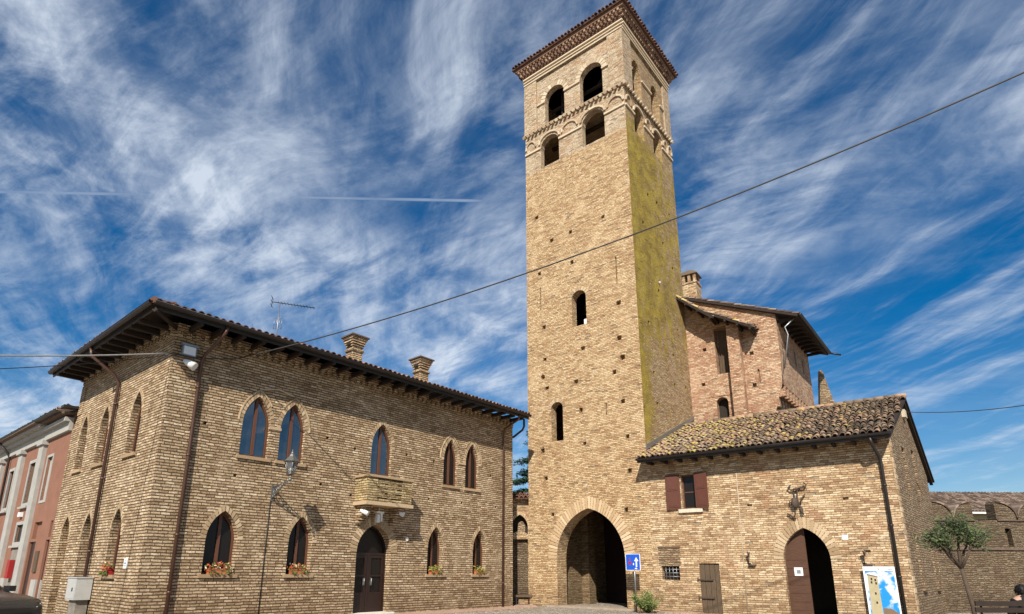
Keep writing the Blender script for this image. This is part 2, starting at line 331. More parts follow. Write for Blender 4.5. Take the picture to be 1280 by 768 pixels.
# ------------------------------------------------------------------ mesh builder
def V(x, y, z=0.0): return Vector((x, y, z))
class Face:                       # a vertical plane: origin on the ground, horizontal direction, outward normal towards the viewer
    def __init__(s, O, az, flip=False):
        s.O = V(O[0], O[1]); a = R_(az); s.d = V(math.cos(a), math.sin(a)); s.n = V(s.d.y, -s.d.x)
        if s.n.dot(V(0, 0) - s.O) < 0: s.n = -s.n
        if flip: s.n = -s.n
    def P(s, u, z, o=0.0): return s.O + s.d * u + s.n * o + V(0, 0, z)
WORLD = Face((0, 0), 0.0); WORLD.n = V(0, -1)
class MB:
    def __init__(s): s.v = []; s.f = []; s.uv = []; s.mi = []; s.t = []; s.sm = []
    def face(s, pts, uv=None, mi=0, tint=.5, smooth=False):
        b = len(s.v); s.v += [tuple(p) for p in pts]; s.f.append(tuple(range(b, b + len(pts))))
        s.uv.append(uv or [(0, 0)] * len(pts)); s.mi.append(mi); s.t.append(tint); s.sm.append(smooth)
    def box(s, F, u0, u1, z0, z1, o0, o1, mi=0, tint=.5, sk=0.0):
        """box in a face's frame; o1 > o0 is nearer the viewer; sk: shift of the top along u"""
        def p(u, z, o): return F.P(u + (sk if z == z1 else 0), z, o)
        s.face([p(u0,z0,o1),p(u1,z0,o1),p(u1,z1,o1),p(u0,z1,o1)], [(u0,z0),(u1,z0),(u1,z1),(u0,z1)], mi, tint)
        s.face([p(u1,z0,o0),p(u0,z0,o0),p(u0,z1,o0),p(u1,z1,o0)], [(u1,z0),(u0,z0),(u0,z1),(u1,z1)], mi, tint)
        s.face([p(u0,z0,o0),p(u0,z0,o1),p(u0,z1,o1),p(u0,z1,o0)], [(o0,z0),(o1,z0),(o1,z1),(o0,z1)], mi, tint)
        s.face([p(u1,z0,o1),p(u1,z0,o0),p(u1,z1,o0),p(u1,z1,o1)], [(o1,z0),(o0,z0),(o0,z1),(o1,z1)], mi, tint)
        s.face([p(u0,z1,o1),p(u1,z1,o1),p(u1,z1,o0),p(u0,z1,o0)], [(u0,o1),(u1,o1),(u1,o0),(u0,o0)], mi, tint)
        s.face([p(u0,z0,o0),p(u1,z0,o0),p(u1,z0,o1),p(u0,z0,o1)], [(u0,o0),(u1,o0),(u1,o1),(u0,o1)], mi, tint)
    def wall(s, F, outline, holes=(), depth=.25, caps=(), o=0.0, mi=0):
        """flat sheet with holes, each hole with reveals going back by depth"""
        loops = [list(outline)] + [list(h) for h in holes]
        flat = [q for l in loops for q in l]
        tris = tessellate_polygon([[Vector((a, b, 0)) for a, b in l] for l in loops])
        for tr in tris:
            q = [flat[i] for i in tr]
            ar = (q[1][0]-q[0][0])*(q[2][1]-q[0][1])-(q[2][0]-q[0][0])*(q[1][1]-q[0][1])
            if abs(ar) < 1e-9: continue
            if ar < 0: q = q[::-1]
            s.face([F.P(a, b, o) for a, b in q], q, mi)
        for i, h in enumerate(holes):
            dp = depth[i] if isinstance(depth, (list, tuple)) else depth
            n = len(h)
            for k in range(n):
                a, b = h[k], h[(k+1) % n]
                horiz = abs(a[0]-b[0]) > abs(a[1]-b[1])
                uv = [(a[0], a[1]), (b[0], b[1]), (b[0], b[1]+dp), (a[0], a[1]+dp)] if horiz else [(0, a[1]), (0, b[1]), (dp, b[1]), (dp, a[1])]
                s.face([F.P(*a, o), F.P(*b, o), F.P(*b, o-dp), F.P(*a, o-dp)], uv, mi)
            if i in caps: s.face([F.P(a, b, o-dp) for a, b in h], list(h), mi)
    def prism(s, F, poly, o0, o1, mi=0, tint=.5):
        n = len(poly)
        s.face([F.P(a, b, o1) for a, b in poly], list(poly), mi, tint)
        s.face([F.P(a, b, o0) for a, b in poly[::-1]], list(poly[::-1]), mi, tint)
        for k in range(n):
            a, b = poly[k], poly[(k+1) % n]
            s.face([F.P(*a, o1), F.P(*a, o0), F.P(*b, o0), F.P(*b, o1)], [(a[0], a[1]), (a[0]+(o1-o0), a[1]), (b[0]+(o1-o0), b[1]), (b[0], b[1])], mi, tint)
    def ring(s, F, A, B, o0, o1, mi=0, tint=.5, closed=True, blocks=False):
        """strip between contours A (inner) and B (outer), from depth o0 to o1"""
        n = len(A); rng = range(n if closed else n-1)
        for k in rng:
            a, a2, b, b2 = A[k], A[(k+1) % n], B[k], B[(k+1) % n]
            tt = random.random() if blocks else tint
            s.face([F.P(*a, o1), F.P(*a2, o1), F.P(*b2, o1), F.P(*b, o1)], [a, a2, b2, b], mi, tt)
            s.face([F.P(*a, o0), F.P(*a2, o0), F.P(*a2, o1), F.P(*a, o1)], None, mi, tt)
            s.face([F.P(*b, o0), F.P(*b2, o0), F.P(*b2, o1), F.P(*b, o1)], None, mi, tt)
            if blocks:
                s.face([F.P(*a, o0), F.P(*a, o1), F.P(*b, o1), F.P(*b, o0)], None, mi, tt)
                s.face([F.P(*a2, o0), F.P(*a2, o1), F.P(*b2, o1), F.P(*b2, o0)], None, mi, tt)
    def tube(s, pts, r, n=6, mi=0, tint=.5, r1=None, cap=True):
        pts = [Vector(p) for p in pts]; rings = []
        prev = None
        for i, p in enumerate(pts):
            dr = (pts[min(i+1, len(pts)-1)] - pts[max(i-1, 0)]).normalized()
            if prev is None:
                ref = V(0, 0, 1) if abs(dr.z) < .9 else V(1, 0, 0); x = dr.cross(ref).normalized()
            else: x = (prev - dr * prev.dot(dr)).normalized()
            prev = x; y = dr.cross(x)
            rr = r if r1 is None else r + (r1 - r) * i / (len(pts)-1)
            if isinstance(r, (list, tuple)): rr = r[i]
            rings.append([p + x * math.cos(2*math.pi*k/n) * rr + y * math.sin(2*math.pi*k/n) * rr for k in range(n)])
        for a, b in zip(rings, rings[1:]):
            for k in range(n): s.face([a[k], a[(k+1) % n], b[(k+1) % n], b[k]], None, mi, tint, True)
        if cap: s.face(rings[0][::-1], None, mi, tint); s.face(rings[-1], None, mi, tint)
    def ball(s, c, r, mi=0, tint=.5, n=8, sc=(1, 1, 1)):
        c = Vector(c)
        def p(i, j): a = math.pi*i/n; b = 2*math.pi*j/(2*n); return c + V(math.sin(a)*math.cos(b)*r*sc[0], math.sin(a)*math.sin(b)*r*sc[1], math.cos(a)*r*sc[2])
        for i in range(n):
            for j in range(2*n):
                q = [p(i, j), p(i+1, j), p(i+1, j+1), p(i, j+1)]
                if i == 0: q = [q[0], q[1], q[2]]
                elif i == n-1: q = [q[0], q[1], q[3]]
                s.face(q, None, mi, tint, True)
    def build(s, name, mats, parent=None, base=None, **tags):
        if not isinstance(mats, (list, tuple)): mats = [mats]
        root = parent
        while root is not None and root.parent is not None: root = root.parent
        org = Vector(root.location) if root is not None else Vector(base if base is not None else s.base())
        me = bpy.data.meshes.new(name)
        me.from_pydata([(a-org.x, b-org.y, c-org.z) for a, b, c in s.v], [], s.f)
        ul = me.uv_layers.new(name='UVMap'); fl = [c for u in s.uv for q in u for c in q]
        ul.data.foreach_set('uv', fl)
        at = me.attributes.new('tint', 'FLOAT', 'FACE'); at.data.foreach_set('value', s.t)
        me.polygons.foreach_set('material_index', s.mi); me.polygons.foreach_set('use_smooth', s.sm)
        for mm in mats: me.materials.append(M[mm])
        me.update()
        if any(s.sm):
            import bmesh
            bm = bmesh.new(); bm.from_mesh(me); bmesh.ops.remove_doubles(bm, verts=bm.verts, dist=1e-5); bm.to_mesh(me); bm.free()
        o = bpy.data.objects.new(name, me); COL.objects.link(o)
        if parent is not None: o.parent = parent
        else: o.location = org
        for k, v_ in tags.items(): o[k] = v_
        return o
    def base(s):
        xs, ys, zs = zip(*s.v); return ((min(xs)+max(xs))/2, (min(ys)+max(ys))/2, min(zs))
def empty(name, loc, label, cat, group=None):
    o = bpy.data.objects.new(name, None); COL.objects.link(o); o.location = loc; o.empty_display_size = .3
    o['label'] = label; o['category'] = cat
    if group: o['group'] = group
    return o

# arch contours -----------------------------------------------------
def pointed(u0, u1, z0, zs, za, n=7):
    c = (u0+u1)/2; hw = (u1-u0)/2; h = za - zs
    pts = [(u0, z0), (u1, z0)]
    k = (h*h - hw*hw) / (2*hw); Rr = k + hw
    amax = math.asin(min(1, h / Rr))
    right = [(c - k + Rr*math.cos(amax*i/n), zs + Rr*math.sin(amax*i/n)) for i in range(n)]
    left = [(2*c - a, b) for a, b in right][::-1]
    return pts + right + [(c, za)] + left
def rounded(u0, u1, z0, zs, za, n=8):
    c = (u0+u1)/2; hw = (u1-u0)/2; h = za - zs
    return [(u0, z0), (u1, z0)] + [(c + hw*math.cos(math.pi*i/n), zs + h*math.sin(math.pi*i/n)) for i in range(n+1)]
def arc_only(fn, u0, u1, zs, za, n): return fn(u0, u1, zs-1, zs, za, n)[2:]
def rect(u0, u1, z0, z1): return [(u0, z0), (u1, z0), (u1, z1), (u0, z1)]
def voussoirs(F, u0, u1, zs, za, t, parent, fn=None, n=12, gap=.18, proud=.012, mat='arch_brick', legs=0.0, name='arch_trim', outer=.0):
    """individual wedge bricks round an arch head, with stretcher bricks down the jambs"""
    fn = fn or pointed; mb = MB()
    N = n if fn is pointed else 2*n
    A = arc_only(fn, u0, u1, zs, za, N); hw = (u1-u0)/2
    B = arc_only(fn, u0-t, u1+t, zs, za + t*(1.15 if fn is pointed else 1.0), N)
    for k in range(len(A)-1):
        g = gap/2
        def L(p, q, f): return (p[0]+(q[0]-p[0])*f, p[1]+(q[1]-p[1])*f)
        a, a2 = L(A[k], A[k+1], g), L(A[k], A[k+1], 1-g); b, b2 = L(B[k], B[k+1], g), L(B[k], B[k+1], 1-g)
        if L(A[k], A[k+1], .5)[0] > L(B[k], B[k+1], .5)[0]+t*3: continue
        mb.ring(F, [a, a2], [b, b2], -.02, proud + random.uniform(0, .004), 0, random.random(), closed=False, blocks=False)
        tt = random.random(); mb.t[-3:] = [tt]*3
    z = zs - .083; 
    while z > zs - legs:
        for s0, s1 in ((u0-t*random.choice((.5, .8)), u0), (u1, u1+t*random.choice((.5, .8)))):
            mb.box(F, s0, s1, z+.006, z+.077, -.02, proud, 0, random.random())
        z -= .083
    return mb.build(name, mat, parent)
def window(F, u0, u1, z0, zs, za, parent, depth=.14, glass='window_glass', sill=True, mull=True, fn=pointed, wood='window_wood', fw=.065):
    mb = MB(); A = fn(u0+fw, u1-fw, z0+fw, zs, za-fw*1.3, 8); B = fn(u0-.004, u1+.004, z0-.004, zs, za+.004, 8)
    mb.ring(F, A, B, -depth-.06, -depth)
    c = (u0+u1)/2
    if mull: mb.box(F, c-.045, c+.045, z0+fw, za-fw*1.5, -depth-.055, -depth+.012)
    fr = mb.build('window', wood, parent)
    g = MB(); C = fn(u0+fw*.6, u1-fw*.6, z0+fw*.6, zs, za-fw*.8, 8)
    g.face([F.P(a, b, -depth-.035) for a, b in C], C); g.build('pane', glass, fr)
    if sill:
        sb = MB(); sb.box(F, u0-.09, u1+.09, z0-.10, z0-.002, -depth, .07, 0, random.random()*.5); sb.build('sill', 'arch_brick', fr)
    return fr
def tiles(mb, P0, du, ds, L, S, pitch=.23, row=.34, r=.09, clip=None, seg=5, jit=1.0, tmod=None):
    """half-round clay tiles on a slope: P0 eave start, du along eave, ds up the slope, L and S lengths"""
    du = Vector(du).normalized(); ds = Vector(ds).normalized(); nr = du.cross(ds).normalized()
    if nr.z < 0: nr = -nr
    nc = int(L/pitch); nrw = int(S/row)+1
    for c in range(nc+1):
        for k in range(nrw):
            u = (c+.5)*pitch; s0 = k*row - .05
            if u > L: continue
            if clip and not clip(u, s0+.1): continue
            s1 = min(s0 + row*1.12, S+.02)
            tn = random.random(); tn = tn if tmod is None else tmod(u, s0, tn)
            uu = u + random.uniform(-.015, .015)*jit; sk = random.uniform(-.02, .02)*jit; lift = random.uniform(0, .02)*jit
            sj = random.uniform(-.03, .03)*jit
            lo, hi = [], []; lo2 = []
            for q in range(seg+1):
                a = math.pi*q/seg
                lo.append(P0 + du*(uu - math.cos(a)*r*1.06) + ds*(s0+sj) + nr*(math.sin(a)*r*.95 + .035 + lift))
                lo2.append(P0 + du*(uu - math.cos(a)*r*.86) + ds*(s0+sj) + nr*(math.sin(a)*r*.75 + .03 + lift))
                hi.append(P0 + du*(uu+sk - math.cos(a)*r*.85) + ds*(s1+sj) + nr*(math.sin(a)*r*.8 + .005 + lift*.5))
            for q in range(seg):
                mb.face([lo[q], lo[q+1], hi[q+1], hi[q]], None, 0, tn)
                mb.face([lo2[q], lo2[q+1], lo[q+1], lo[q]], None, 0, tn*.8)
def slab(mb, q, th, mi=0, tint=.2):
    """thick quad; q counter-clockwise from above"""
    q = [Vector(p) for p in q]; n = (q[1]-q[0]).cross(q[-1]-q[0]).normalized()
    if n.z < 0: n = -n
    lo = [p - n*th for p in q]
    mb.face(q, None, mi, tint); mb.face(lo[::-1], None, mi, tint)
    for k in range(len(q)):
        a, b = k, (k+1) % len(q); mb.face([q[a], lo[a], lo[b], q[b]], None, mi, tint)
def downpipe(pts, parent, mat='gutter_metal', r=.05, clips=(), name='downpipe'):
    mb = MB(); mb.tube(pts, r, 8)
    for c in clips: mb.tube([Vector(c)-V(0, 0, .03), Vector(c)+V(0, 0, .03)], r*1.35, 8)
    return mb.build(name, mat, parent)

# ------------------------------------------------------------------ planes of the place
HF = Face((-9.192, 15.967), 47.7)            # hall, long front
HS = Face((-9.192, 15.967), 139.6)           # hall, short side (u runs away to the left)
TF = Face((1.647, 28.231), -40.0)            # tower front
TSd = TF.P(6.1, 0); TS = Face(TSd, 50.0)     # tower side
RF = Face(TSd, -36.2)                        # low house front
RSd = RF.P(8.45, 0); RS = Face(RSd, 48.0)    # low house gable side
UPd = RF.P(0, 0, -5.5); UP = Face(UPd, -36.2)
US = Face(UP.P(4.6, 0), 50.5)

# ------------------------------------------------------------------ ground and pavement
g = MB(); S_ = 600
g.face([V(-S_, -S_), V(S_, -S_), V(S_, S_), V(-S_, S_)], [(0, 0)]*4); g.build('ground', 'cobbles', base=(0, 0, 0), kind='structure')
pv = MB()
pv.box(HF, -.9, 15.2, -.02, .03, 0.0, 1.3); pv.build('pavement', 'pavement_slabs', kind='structure')
pv = MB(); pv.box(TF, 6.2, 8.0, -.02, .05, -.02, .5); pv.build('pavement', 'pavement_slabs', kind='structure')
pv = MB(); pv.box(Face((1.5,27.9), 0), -3.2, .4, -.02, .028, -2.2, .5); pv.build('pavement', 'pavement_slabs', kind='structure')

# ================================================================== THE HALL (left)
hall = empty('brick_hall', HF.P(7, 0, -4), 'long two-storey brick hall with pointed-arch windows left of the tower', 'building')
HL, HD, HT = 14.92, 8.0, 8.35
up = [(2.24, 3.14), (3.48, 4.36), (7.05, 7.97), (10.62, 11.40), (11.87, 12.66)]
lo = [(1.58, 2.50), (4.12, 4.96), (9.91, 10.73), (12.39, 13.20)]
holes = [pointed(a, b, 4.83, 5.85, 6.76) for a, b in up] + [pointed(a, b, 1.36, 2.33, 3.15) for a, b in lo] + [pointed(6.68, 8.17, .03, 2.1, 3.06)]
dep = [.3]*9 + [.45]
putl = [(1.15,5.62), (2.2,4.2), (5.22,5.85), (5.1,4.25), (6.35,5.65), (6.3,4.0), (8.7,5.78), (10.1,5.72), (9.9,4.2), (11.7,4.2), (13.45,5.55), (13.8,4.2), (.8,5.4), (14.35,5.6)]
for a, b in putl: holes.append(rect(a-.055, a+.055, b-.045, b+.045)); dep.append(.14)
mb = MB(); mb.wall(HF, rect(0, HL, 0, HT), holes, dep, caps=range(10, 24))
sd_w = [(1.66, 2.52), (4.40, 5.26), (6.50, 7.30)]
hs_holes = [pointed(a, b, 4.78, 5.85, 6.72) for a, b in sd_w] + [pointed(1.74, 2.60, 1.33, 2.4, 3.2), pointed(4.30, 5.16, .04, 2.4, 3.2), pointed(6.45, 7.35, .04, 2.4, 3.2), rect(8.12, 8.22, 4.3, 5.6)]
hsd = [.30]*3 + [.30, .36, .22, .2]
for a, b in [(3.2, 5.9), (1.1, 5.9), (.55, 6.3), (5.7, 5.9), (3.3, 4.2), (5.9, 4.3)]: hs_holes.append(rect(a-.055, a+.055, b-.045, b+.045)); hsd.append(.14)
mb.wall(HS, [(0, 0), (8.4, 0), (8.4, 6.4), (7.98, 6.9), (7.98, HT), (0, HT)], hs_holes, hsd, caps=[5, 6] + list(range(7, 13)))
# right end and back
hr = Face(HF.P(HL, 0), 137.7); mb.box(hr, 0, 7.9, 0, HT, -.02, 0) if False else None
e0, e1, e2, e3 = HF.P(HL, 0), HF.P(HL, 0, -8.3), HF.P(-.2, 0, -8.3), HS.P(8.0, 0)
for a, b in ((e0, e1), (e1, e2), (e2, e3)):
    ln = (b-a).length
    mb.face([a, b, b+V(0, 0, HT), a+V(0, 0, HT)], [(0, 0), (ln, 0), (ln, HT), (0, HT)])
# brick cornice: stepped courses and little brick corbels under the eave
for F, L in ((HF, HL), (HS, 7.98)):
    mb.box(F, 0, L, 7.93, 8.0, .0, .035); mb.box(F, -.05 if F is HS else 0, L, 8.18, 8.35, -.02, .13)
    u = .05
    while u < L-.1: mb.box(F, u, u+.12, 8.0, 8.18, 0, .09); u += .245
mb.box(HS, 7.55, 8.02, 6.9, 7.93, 0, .03)
hwall = mb.build('wall', 'hall_brick', hall)
for i, (a, b) in enumerate(up):
    window(HF, a, b, 4.83, 5.85, 6.76, hall, .13, 'window_glass' if i < 3 else 'dull_glass', sill=(i != 2))
    voussoirs(HF, a, b, 5.85, 6.76, .13, hall, n=9)
# shared hood courses over the paired lights
for a, b, zz in ((2.0, 4.6, 6.9), (10.4, 12.9, 6.9)):
    c = (a+b)/2; h = MB()
    for q0, q1 in (((a, 5.9), (a+.62, 6.98)), ):
        pass
    def seg(p, q, t=.045):
        dd = Vector((q[0]-p[0], q[1]-p[1])); n_ = Vector((-dd.y, dd.x)).normalized()*t
        h.prism(HF, [p, q, (q[0]+n_.x, q[1]+n_.y), (p[0]+n_.x, p[1]+n_.y)], -.01, .03, 0, random.random())
    w2 = (b-a)/2
    for cc_ in ((2.69, 3.92) if a < 5 else (11.01, 12.265)):
        A = arc_only(pointed, cc_-.61, cc_+.61, 5.9, 6.98, 8)
        for p, q in zip(A, A[1:]):
            if abs((p[0]+q[0])/2 - c) < .16: continue
            seg(p, q)
        h.build('hood_moulding', 'arch_brick', hall); h = MB()
    seg((c-.5, 6.99), (c, 7.10)); seg((c, 7.10), (c+.5, 6.99))
    h.build('hood_moulding', 'arch_brick', hall); h = MB()
    h.box(HF, c-.2, c+.2, 5.78, 5.86, -.05, .04, 0, .6)
    h.build('impost', 'arch_brick', hall)
for a, b in lo:
    window(HF, a, b, 1.36, 2.33, 3.15, hall, .24, 'dull_glass')
    voussoirs(HF, a, b, 2.33, 3.15, .15, hall, n=9)
for a, b in sd_w:
    window(HS, a, b, 4.78, 5.85, 6.72, hall, .19, 'dull_glass'); voussoirs(HS, a, b, 5.85, 6.72, .13, hall, n=9)
window(HS, 1.74, 2.60, 1.33, 2.4, 3.2, hall, .20, 'dull_glass'); voussoirs(HS, 1.74, 2.6, 2.4, 3.2, .13, hall, n=9)
window(HS, 4.30, 5.16, .04, 2.4, 3.2, hall, .24, 'dull_glass', sill=False); voussoirs(HS, 4.3, 5.16, 2.4, 3.2, .13, hall, n=9)
voussoirs(HS, 6.45, 7.35, 2.4, 3.2, .13, hall, n=9)
# main door: dark double leaf glazed door in a pointed arch
voussoirs(HF, 6.68, 8.17, 2.1, 3.06, .27, hall, n=13)
dm = MB(); A = pointed(6.74, 8.11, .1, 2.1, 2.98, 8); B = pointed(6.672, 8.178, .03, 2.1, 3.064, 8); dm.ring(HF, A, B, -.42, -.30)
dm.box(HF, 6.74, 8.11, 2.02, 2.09, -.40, -.31); dm.box(HF, 7.385, 7.465, .1, 2.02, -.39, -.315)
for a, b in ((6.74, 7.385), (7.465, 8.11)):
    dm.box(HF, a, a+.1, .1, 2.02, -.38, -.33); dm.box(HF, b-.1, b, .1, 2.02, -.38, -.33); dm.box(HF, a+.1, b-.1, .1, .75, -.38, -.335); dm.box(HF, a+.1, b-.1, 1.92, 2.02, -.38, -.33); dm.box(HF, a+.1, b-.1, 1.28, 1.34, -.38, -.33)
door = dm.build('door', 'dark_door', hall)
g = MB(); C = pointed(6.72, 8.13, .12, 2.1, 2.95, 8); g.face([HF.P(a, b, -.37) for a, b in C], C); g.build('pane', 'dull_glass', door)
for u in (7.27, 7.58):
    hm = MB(); hm.tube([HF.P(u, 1.0, -.34), HF.P(u, 1.0, -.27), HF.P(u, 1.22, -.27), HF.P(u, 1.22, -.34)], .014, 6); hm.box(HF, u-.02, u+.02, .98, 1.24, -.335, -.325); hm.build('handle', 'galvanised', door)
st = MB(); st.box(HF, 6.5, 8.35, .0, .09, -.45, .12); st.build('door_step', 'white_stone', hall)
# balcony over the door
bal = MB()
bu0, bu1, bo = 6.47, 8.41, .72
bal.box(HF, bu0-.06, bu1+.06, 3.66, 3.78, 0, bo+.06, 1, .7)           # slab
bal.box(HF, bu0, bu0+.42, 3.78, 4.62, bo-.28, bo); bal.box(HF, bu1-.42, bu1, 3.78, 4.62, bo-.28, bo)
bal.box(HF, bu0, bu0+.22, 3.78, 4.62, 0, bo-.28); bal.box(HF, bu1-.22, bu1, 3.78, 4.62, 0, bo-.28)
for k in range(5): bal.box(HF, bu0+.42, bu1-.42, 3.78+k*.168, 3.90+k*.168, bo-.16-.02, bo-.02, 0)
bal.box(HF, 7.36, 7.50, 3.8, 4.6, bo-.2, bo-.03)
bal.box(HF, bu0-.05, bu1+.05, 4.62, 4.70, bo-.33, bo+.05, 1, .3); bal.box(HF, bu0-.05, bu0+.27, 4.62, 4.70, 0, bo-.33, 1, .3); bal.box(HF, bu1-.27, bu1+.05, 4.62, 4.70, 0, bo-.33, 1, .3)
balo = bal.build('balcony', ['balcony_brick', 'arch_brick'], hall)
for a in (6.55, 7.98):
    cb = MB()
    for k in range(5): cb.box(HF, a, a+.3, 3.05+k*.122, 3.10+k*.122+.06, -.01, .14+k*.10)
    cb.build('corbel', 'hall_brick', balo)
# roof, eave
OV = .95; ZE = 8.40
def hp(u, o): return HF.P(u, 0, o)
rf = MB()
slope = math.tan(R_(17))
c_fl = HF.P(0, 0) + HF.n*OV + HS.n*OV
c_fr = HF.P(HL+.08, 0, OV)
c_bl = HS.P(8.35, 0, OV); c_br = HF.P(HL+.08, 0, -8.3-OV)
Dd = 8.3+2*OV; zr = ZE + slope*Dd/2
def up_(p, z): return V(p.x, p.y, z)
r_l = HF.P(2.9, 0, -4.15+.0); r_r = HF.P(HL+.08, 0, -4.15)
for q in ([up_(c_fl, ZE), up_(c_fr, ZE), up_(r_r, zr), up_(r_l, zr)], [up_(c_bl, ZE), up_(c_fl, ZE), up_(r_l, zr)], [up_(c_br, ZE), up_(c_bl, ZE), up_(r_l, zr), up_(r_r, zr)]):
    slab(rf, q, .09, 1)
# tiles on the front slope and the side slope
dsF = (V(0, 0, zr-ZE) - HF.n*(Dd/2)).normalized(); SL = math.hypot(Dd/2, zr-ZE)
Lf = (c_fr-c_fl).length; hip = (HF.P(2.9, 0, 0)-HF.P(-.9, 0, 0)).length
tiles(rf, up_(c_fl, ZE), HF.d, dsF, Lf, SL, .215, .36, .085, clip=lambda u, s: u > hip*s/SL - .05)
sdir = (up_(r_l, zr) - (up_(c_fl, ZE)+up_(c_bl, ZE))/2); sdir = sdir.normalized(); Ls = (c_bl-c_fl).length
tiles(rf, up_(c_fl, ZE), HS.d, sdir, Ls, (up_(r_l, zr) - (up_(c_fl, ZE)+up_(c_bl, ZE))/2).length, .215, .36, .085, clip=lambda u, s: abs(u-Ls/2) < Ls/2*(1-s/5.6)+.02)
# hip caps
k = 0
pa, pb = up_(c_fl, ZE+.06), up_(r_l, zr+.08)
for i in range(16):
    a = pa.lerp(pb, i/16); b = pa.lerp(pb, (i+1.1)/16); rf.tube([a, b], .095, 8, 0, random.random()*.5, .08)
roof = rf.build('roof', ['red_tile', 'eave_wood'], hall)
# open rafters and boards under the eave
rb = MB(); u = .3
while u < HL: rb.box(HF, u, u+.11, 8.16, 8.30, -.1, OV-.05); u += .62
u = .2
while u < 8.2: rb.box(HS, u, u+.11, 8.16, 8.30, -.1, OV-.05); u += .62
dg = (HF.n+HS.n); rb.tube([HF.P(0, 8.22), HF.P(0, 8.22)+dg*(OV-.05)], .08, 4)
rb.build('rafters', 'eave_wood', hall)
gt = MB()
def gutter(mb, P0, P1, nrm, r=.085):
    seg = 6
    for k in range(seg):
        a0, a1 = math.pi*k/seg, math.pi*(k+1)/seg
        def pt(P, a): return P + nrm*(math.cos(a)*r) + V(0, 0, -math.sin(a)*r)
        mb.face([pt(P0, a0), pt(P1, a0), pt(P1, a1), pt(P0, a1)], None, 0, .5, False)
    mb.tube([P0+nrm*r, P1+nrm*r], .012, 4)
gutter(gt, up_(c_fl, ZE-.0)+HF.n*.06, up_(c_fr, ZE-.0)+HF.n*.06, HF.n)
gutter(gt, up_(c_fl, ZE-.0)+HS.n*.06, up_(c_bl, ZE-.0)+HS.n*.06, HS.n)
gt.box(HF, -.9, HL+.08, ZE-.17, ZE-.01, OV-.06, OV-.02); gt.box(HS, -.9, 8.3, ZE-.17, ZE-.01, OV-.06, OV-.02)
gt.build('gutter', 'dark_gutter', hall)
downpipe([HF.P(1.05, 8.32, .98), HF.P(1.02, 8.12, .95), HF.P(.80, 7.55, .2), HF.P(.78, 7.35, .09), HF.P(.78, 5, .09), HF.P(.77, .05, .09)], hall, clips=[HF.P(.78, z, .08) for z in (6.6, 4.6, 2.4, .9)])
downpipe([HF.P(14.3, 8.32, .95), HF.P(14.3, 8.1, .9), HF.P(14.2, 7.75, .15), HF.P(14.2, 7.5, .08), HF.P(14.17, .05, .08)], hall, clips=[HF.P(14.18, z, .08) for z in (6, 3.5, 1)], r=.045)
downpipe([HS.P(4.0, 8.30, .98), HS.P(3.98, 8.05, .95), HS.P(3.86, 7.55, .25), HS.P(3.85, 7.3, .09), HS.P(3.82, .05, .09)], hall, clips=[HS.P(3.83, z, .08) for z in (6.6, 4.2, 2.0)])
dk = [HF.P(HL+.12, 8.30, .6), HF.P(HL+.12, 7.95, .6), HF.P(HL+.12, 7.8, .5), HF.P(HL+.1, 7.55, .0), HF.P(HL+.08, 7.5, -.3)]
downpipe(dk, hall, 'dark_gutter', .05)
# chimneys with flared caps
def flared_chimney(F, u, off, z0, zt, s, parent, mat='low_brick', base_r=None):
    c = MB(); h = zt - z0
    c.box(F, u-s, u+s, z0-.6, z0+h*.55, off-s, off+s)
    c.box(F, u-s-.05, u+s+.05, z0+h*.55, z0+h*.61, off-s-.05, off+s+.05)
    n = 5
    for i in range(n):
        e = s - .01 + i*.034; za = z0+h*(.61+.35*i/n); zb = z0+h*(.61+.35*(i+1)/n)
        c.box(F, u-e, u+e, za, zb, off-e, off+e)
    c.box(F, u-e-.06, u+e+.06, z0+h*.96, zt, off-e-.06, off+e+.06, 1, .2)
    ch = c.build('chimney', [mat, 'dark_tile'], parent)
    v_ = MB(); v_.box(F, u-s*1.0-.085, u-s*1.0-.05, z0+h*.72, z0+h*.86, off-.12, off+.12); v_.box(F, u-.1, u+.1, z0+h*.72, z0+h*.86, off+s+.03, off+s+.06) if False else None
    v_.build('vent_opening', 'dark_interior', ch)
    return ch
flared_chimney(HF, 7.2, -1.75, 9.15, 10.58, .23, roof, 'hall_brick')
flared_chimney(HF, 10.72, -1.75, 9.15, 10.60, .23, roof, 'hall_brick')
for ff, uu, zz in ((HS, 8.05, 7.3),):
    sp = MB(); sp.box(HS, 7.95, 8.32, 7.15, 7.24, .0, .5); sp.tube([HS.P(8.1, 7.1, .0), HS.P(8.25, 7.3, .35)], .07, 6); sp.build('eave_bracket', 'dark_gutter', hall)

